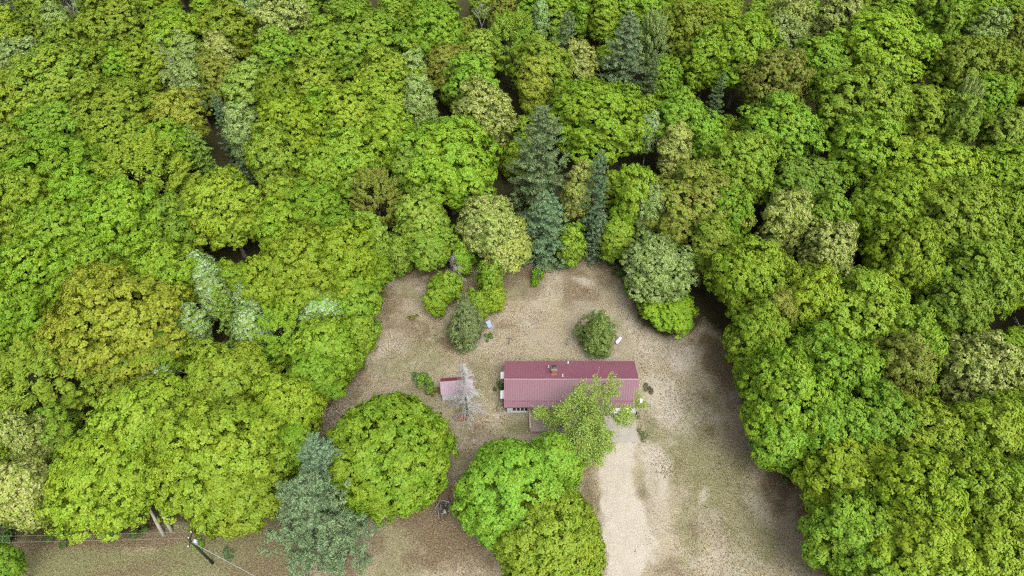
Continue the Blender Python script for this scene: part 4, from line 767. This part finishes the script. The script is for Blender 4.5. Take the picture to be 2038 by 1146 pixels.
MB().hexa([(-.35, -.3, .3), (.35, -.3, .3), (.38, .35, .26), (-.38, .35, .26), (-.35, -.3, .34), (.35, -.3, .34), (.38, .35, .30), (-.38, .35, .30)]).build('seat', M['blue'], t)
MB().hexa([(-.36, .33, .28), (.36, .33, .28), (.34, .40, .28), (-.34, .40, .28), (-.4, .62, .85), (.4, .62, .85), (.38, .68, .85), (-.38, .68, .85)]).build('backrest', M['blue'], t)
for x, y in ((-.3, -.26), (.3, -.26), (-.32, .3), (.32, .3)): MB().tube([(x*1.1, y*1.1, 0), (x, y, .3)], .03, 6).build('leg', M['blue'], t)
# propane tank behind the lone juniper
t = thing('propane_tank', 'white propane tank beside the lone juniper', 'tank', (16.0, 59.9, 0), .9); t.scale = (.7, .7, .7)
MB().tube([(-.95, 0, .55), (-.9, 0, .55), (-.75, 0, .55), (.75, 0, .55), (.9, 0, .55), (.95, 0, .55)], [.08, .26, .38, .38, .26, .08], 14).build('vessel', M['white'], t, True)
MB().tube([(0, 0, .92), (0, 0, 1.05), (0, 0, 1.08)], [.14, .14, .06], 10).build('valve_dome', M['steel'], t)
for x in (-.5, .5): MB().box(x-.06, -.3, 0, x+.06, .3, .24).build('support', M['concrete'], t)
# stump ring of red mulch at the dead spruce
s = MB()
for k in range(40):
    a = random.uniform(0, 6.28); r = random.uniform(.1, .55); q = random.uniform(.08, .16); x, y = -6.85+r*math.cos(a), 46.9+r*math.sin(a); b = random.uniform(0, 3)
    s.poly([(x+q*math.cos(b+j*2.1), y+q*math.sin(b+j*2.1), .05+.04*random.random()) for j in range(3)])
tag(s.build('bark_chips', M['rust']), 'reddish bark chips at the foot of the dead spruce', 'bark chips', kind='stuff')
# junk heap under the round maple
t = thing('brush_heap', 'dark heap of sticks and rubbish between the round maple and the driveway trees', 'heap', (-8.6, 34.2, 0))
for k in range(60):
    a = random.uniform(0, 3.14); x, y, z = random.gauss(0, .5), random.gauss(0, .6), abs(random.gauss(0, .16))+.04; L = random.uniform(.3, .8)
    MB().tube([(x-L*math.cos(a), y-L*math.sin(a), z*.6), (x+L*math.cos(a), y+L*math.sin(a), z)], [.04, .02], 4).build('stick', M['junk' if k % 5 else 'dead'], t)
MB().hexa([(-.1, -.75, .02), (.4, -.8, .02), (.42, -.3, .05), (-.05, -.28, .05), (0, -.7, .4), (.3, -.7, .42), (.32, -.4, .4), (.02, -.36, .36)]).build('bucket', M['concrete'], t)
# fallen bleached branch at the field edge
t = thing('fallen_branch', 'bleached fallen branch at the field edge of the driveway-side woods', 'branch', (37.0, 40.8, .05), .6)
for k, (a, L) in enumerate(((0, 1.3), (.5, 1.0), (2.6, 1.1), (-.5, .8), (3.3, .7), (1.4, .6))):
    MB().tube([(0, 0, .15), (L*.5*math.cos(a), L*.5*math.sin(a), .25+.06*k), (L*math.cos(a+.2), L*math.sin(a+.2), .15)], [.07, .05, .02], 6).build('limb' if k else 'stem', M['dead'], t)

# ------------------------------------------------------------------ grass tufts and leaf litter: nobody could count them
def scatter(name, label, cat, n, L, Wd, m, up, seed, col, mask):
    global rng
    rng = np.random.default_rng(seed)
    x = rng.uniform(-75, 42, n*2); y = 24+54*rng.uniform(0, 1, n*2)**.9
    keep = mask(x, y) & (poly_dist(x, y, [(-1, 43.2), (17.3, 43.2), (17.3, 54), (-1, 54)]) > 0) & (poly_dist(x, y, DRIVE) + (fbm(x, y, 1.5, 3)-.5)*5 > -.1); x, y = x[keep][:n], y[keep][:n]; k = len(x)
    z = ground_height(x, y)+.02+rng.uniform(0, .05, k)
    nn = rng.normal(size=(k, 3))*[.7, .7, .3]+UP*(1-up); ax = UP*up*2+rng.normal(size=(k, 3))*.5
    o = link(name, leaves_mesh(name, np.stack([x, y, z], 1), nn, L, Wd, m, ax)); o.color = col; tag(o, label, cat, kind='stuff')
inside = lambda x, y: poly_dist(x, y, CLEAR) < 1.5
scatter('dry_grass', 'dry straw-coloured grass over the clearing and field', 'grass', 45000, .27, .06, M['tuft'], .8, 1, (.34, .28, .17, 1), lambda x, y: inside(x, y) & (vnoise(x, y, 2.2, 8) > .35))
scatter('green_grass', 'thin green grass growing through the lawn', 'grass', 45000, .27, .06, M['tuft'], .8, 2, (.15, .17, .05, 1), lambda x, y: inside(x, y) & (patches(x, y, GREEN, 21) > .15))
scatter('leaf_litter', 'brown dead leaves scattered over the ground', 'leaves', 30000, .17, .13, M['tuft'], .1, 3, (.20, .14, .085, 1), lambda x, y: inside(x, y) & ((patches(x, y, BROWN, 41) > .2) | (poly_dist(x, y, CLEAR) > -2.5) | (vnoise(x, y, 5, 18) > .6)))
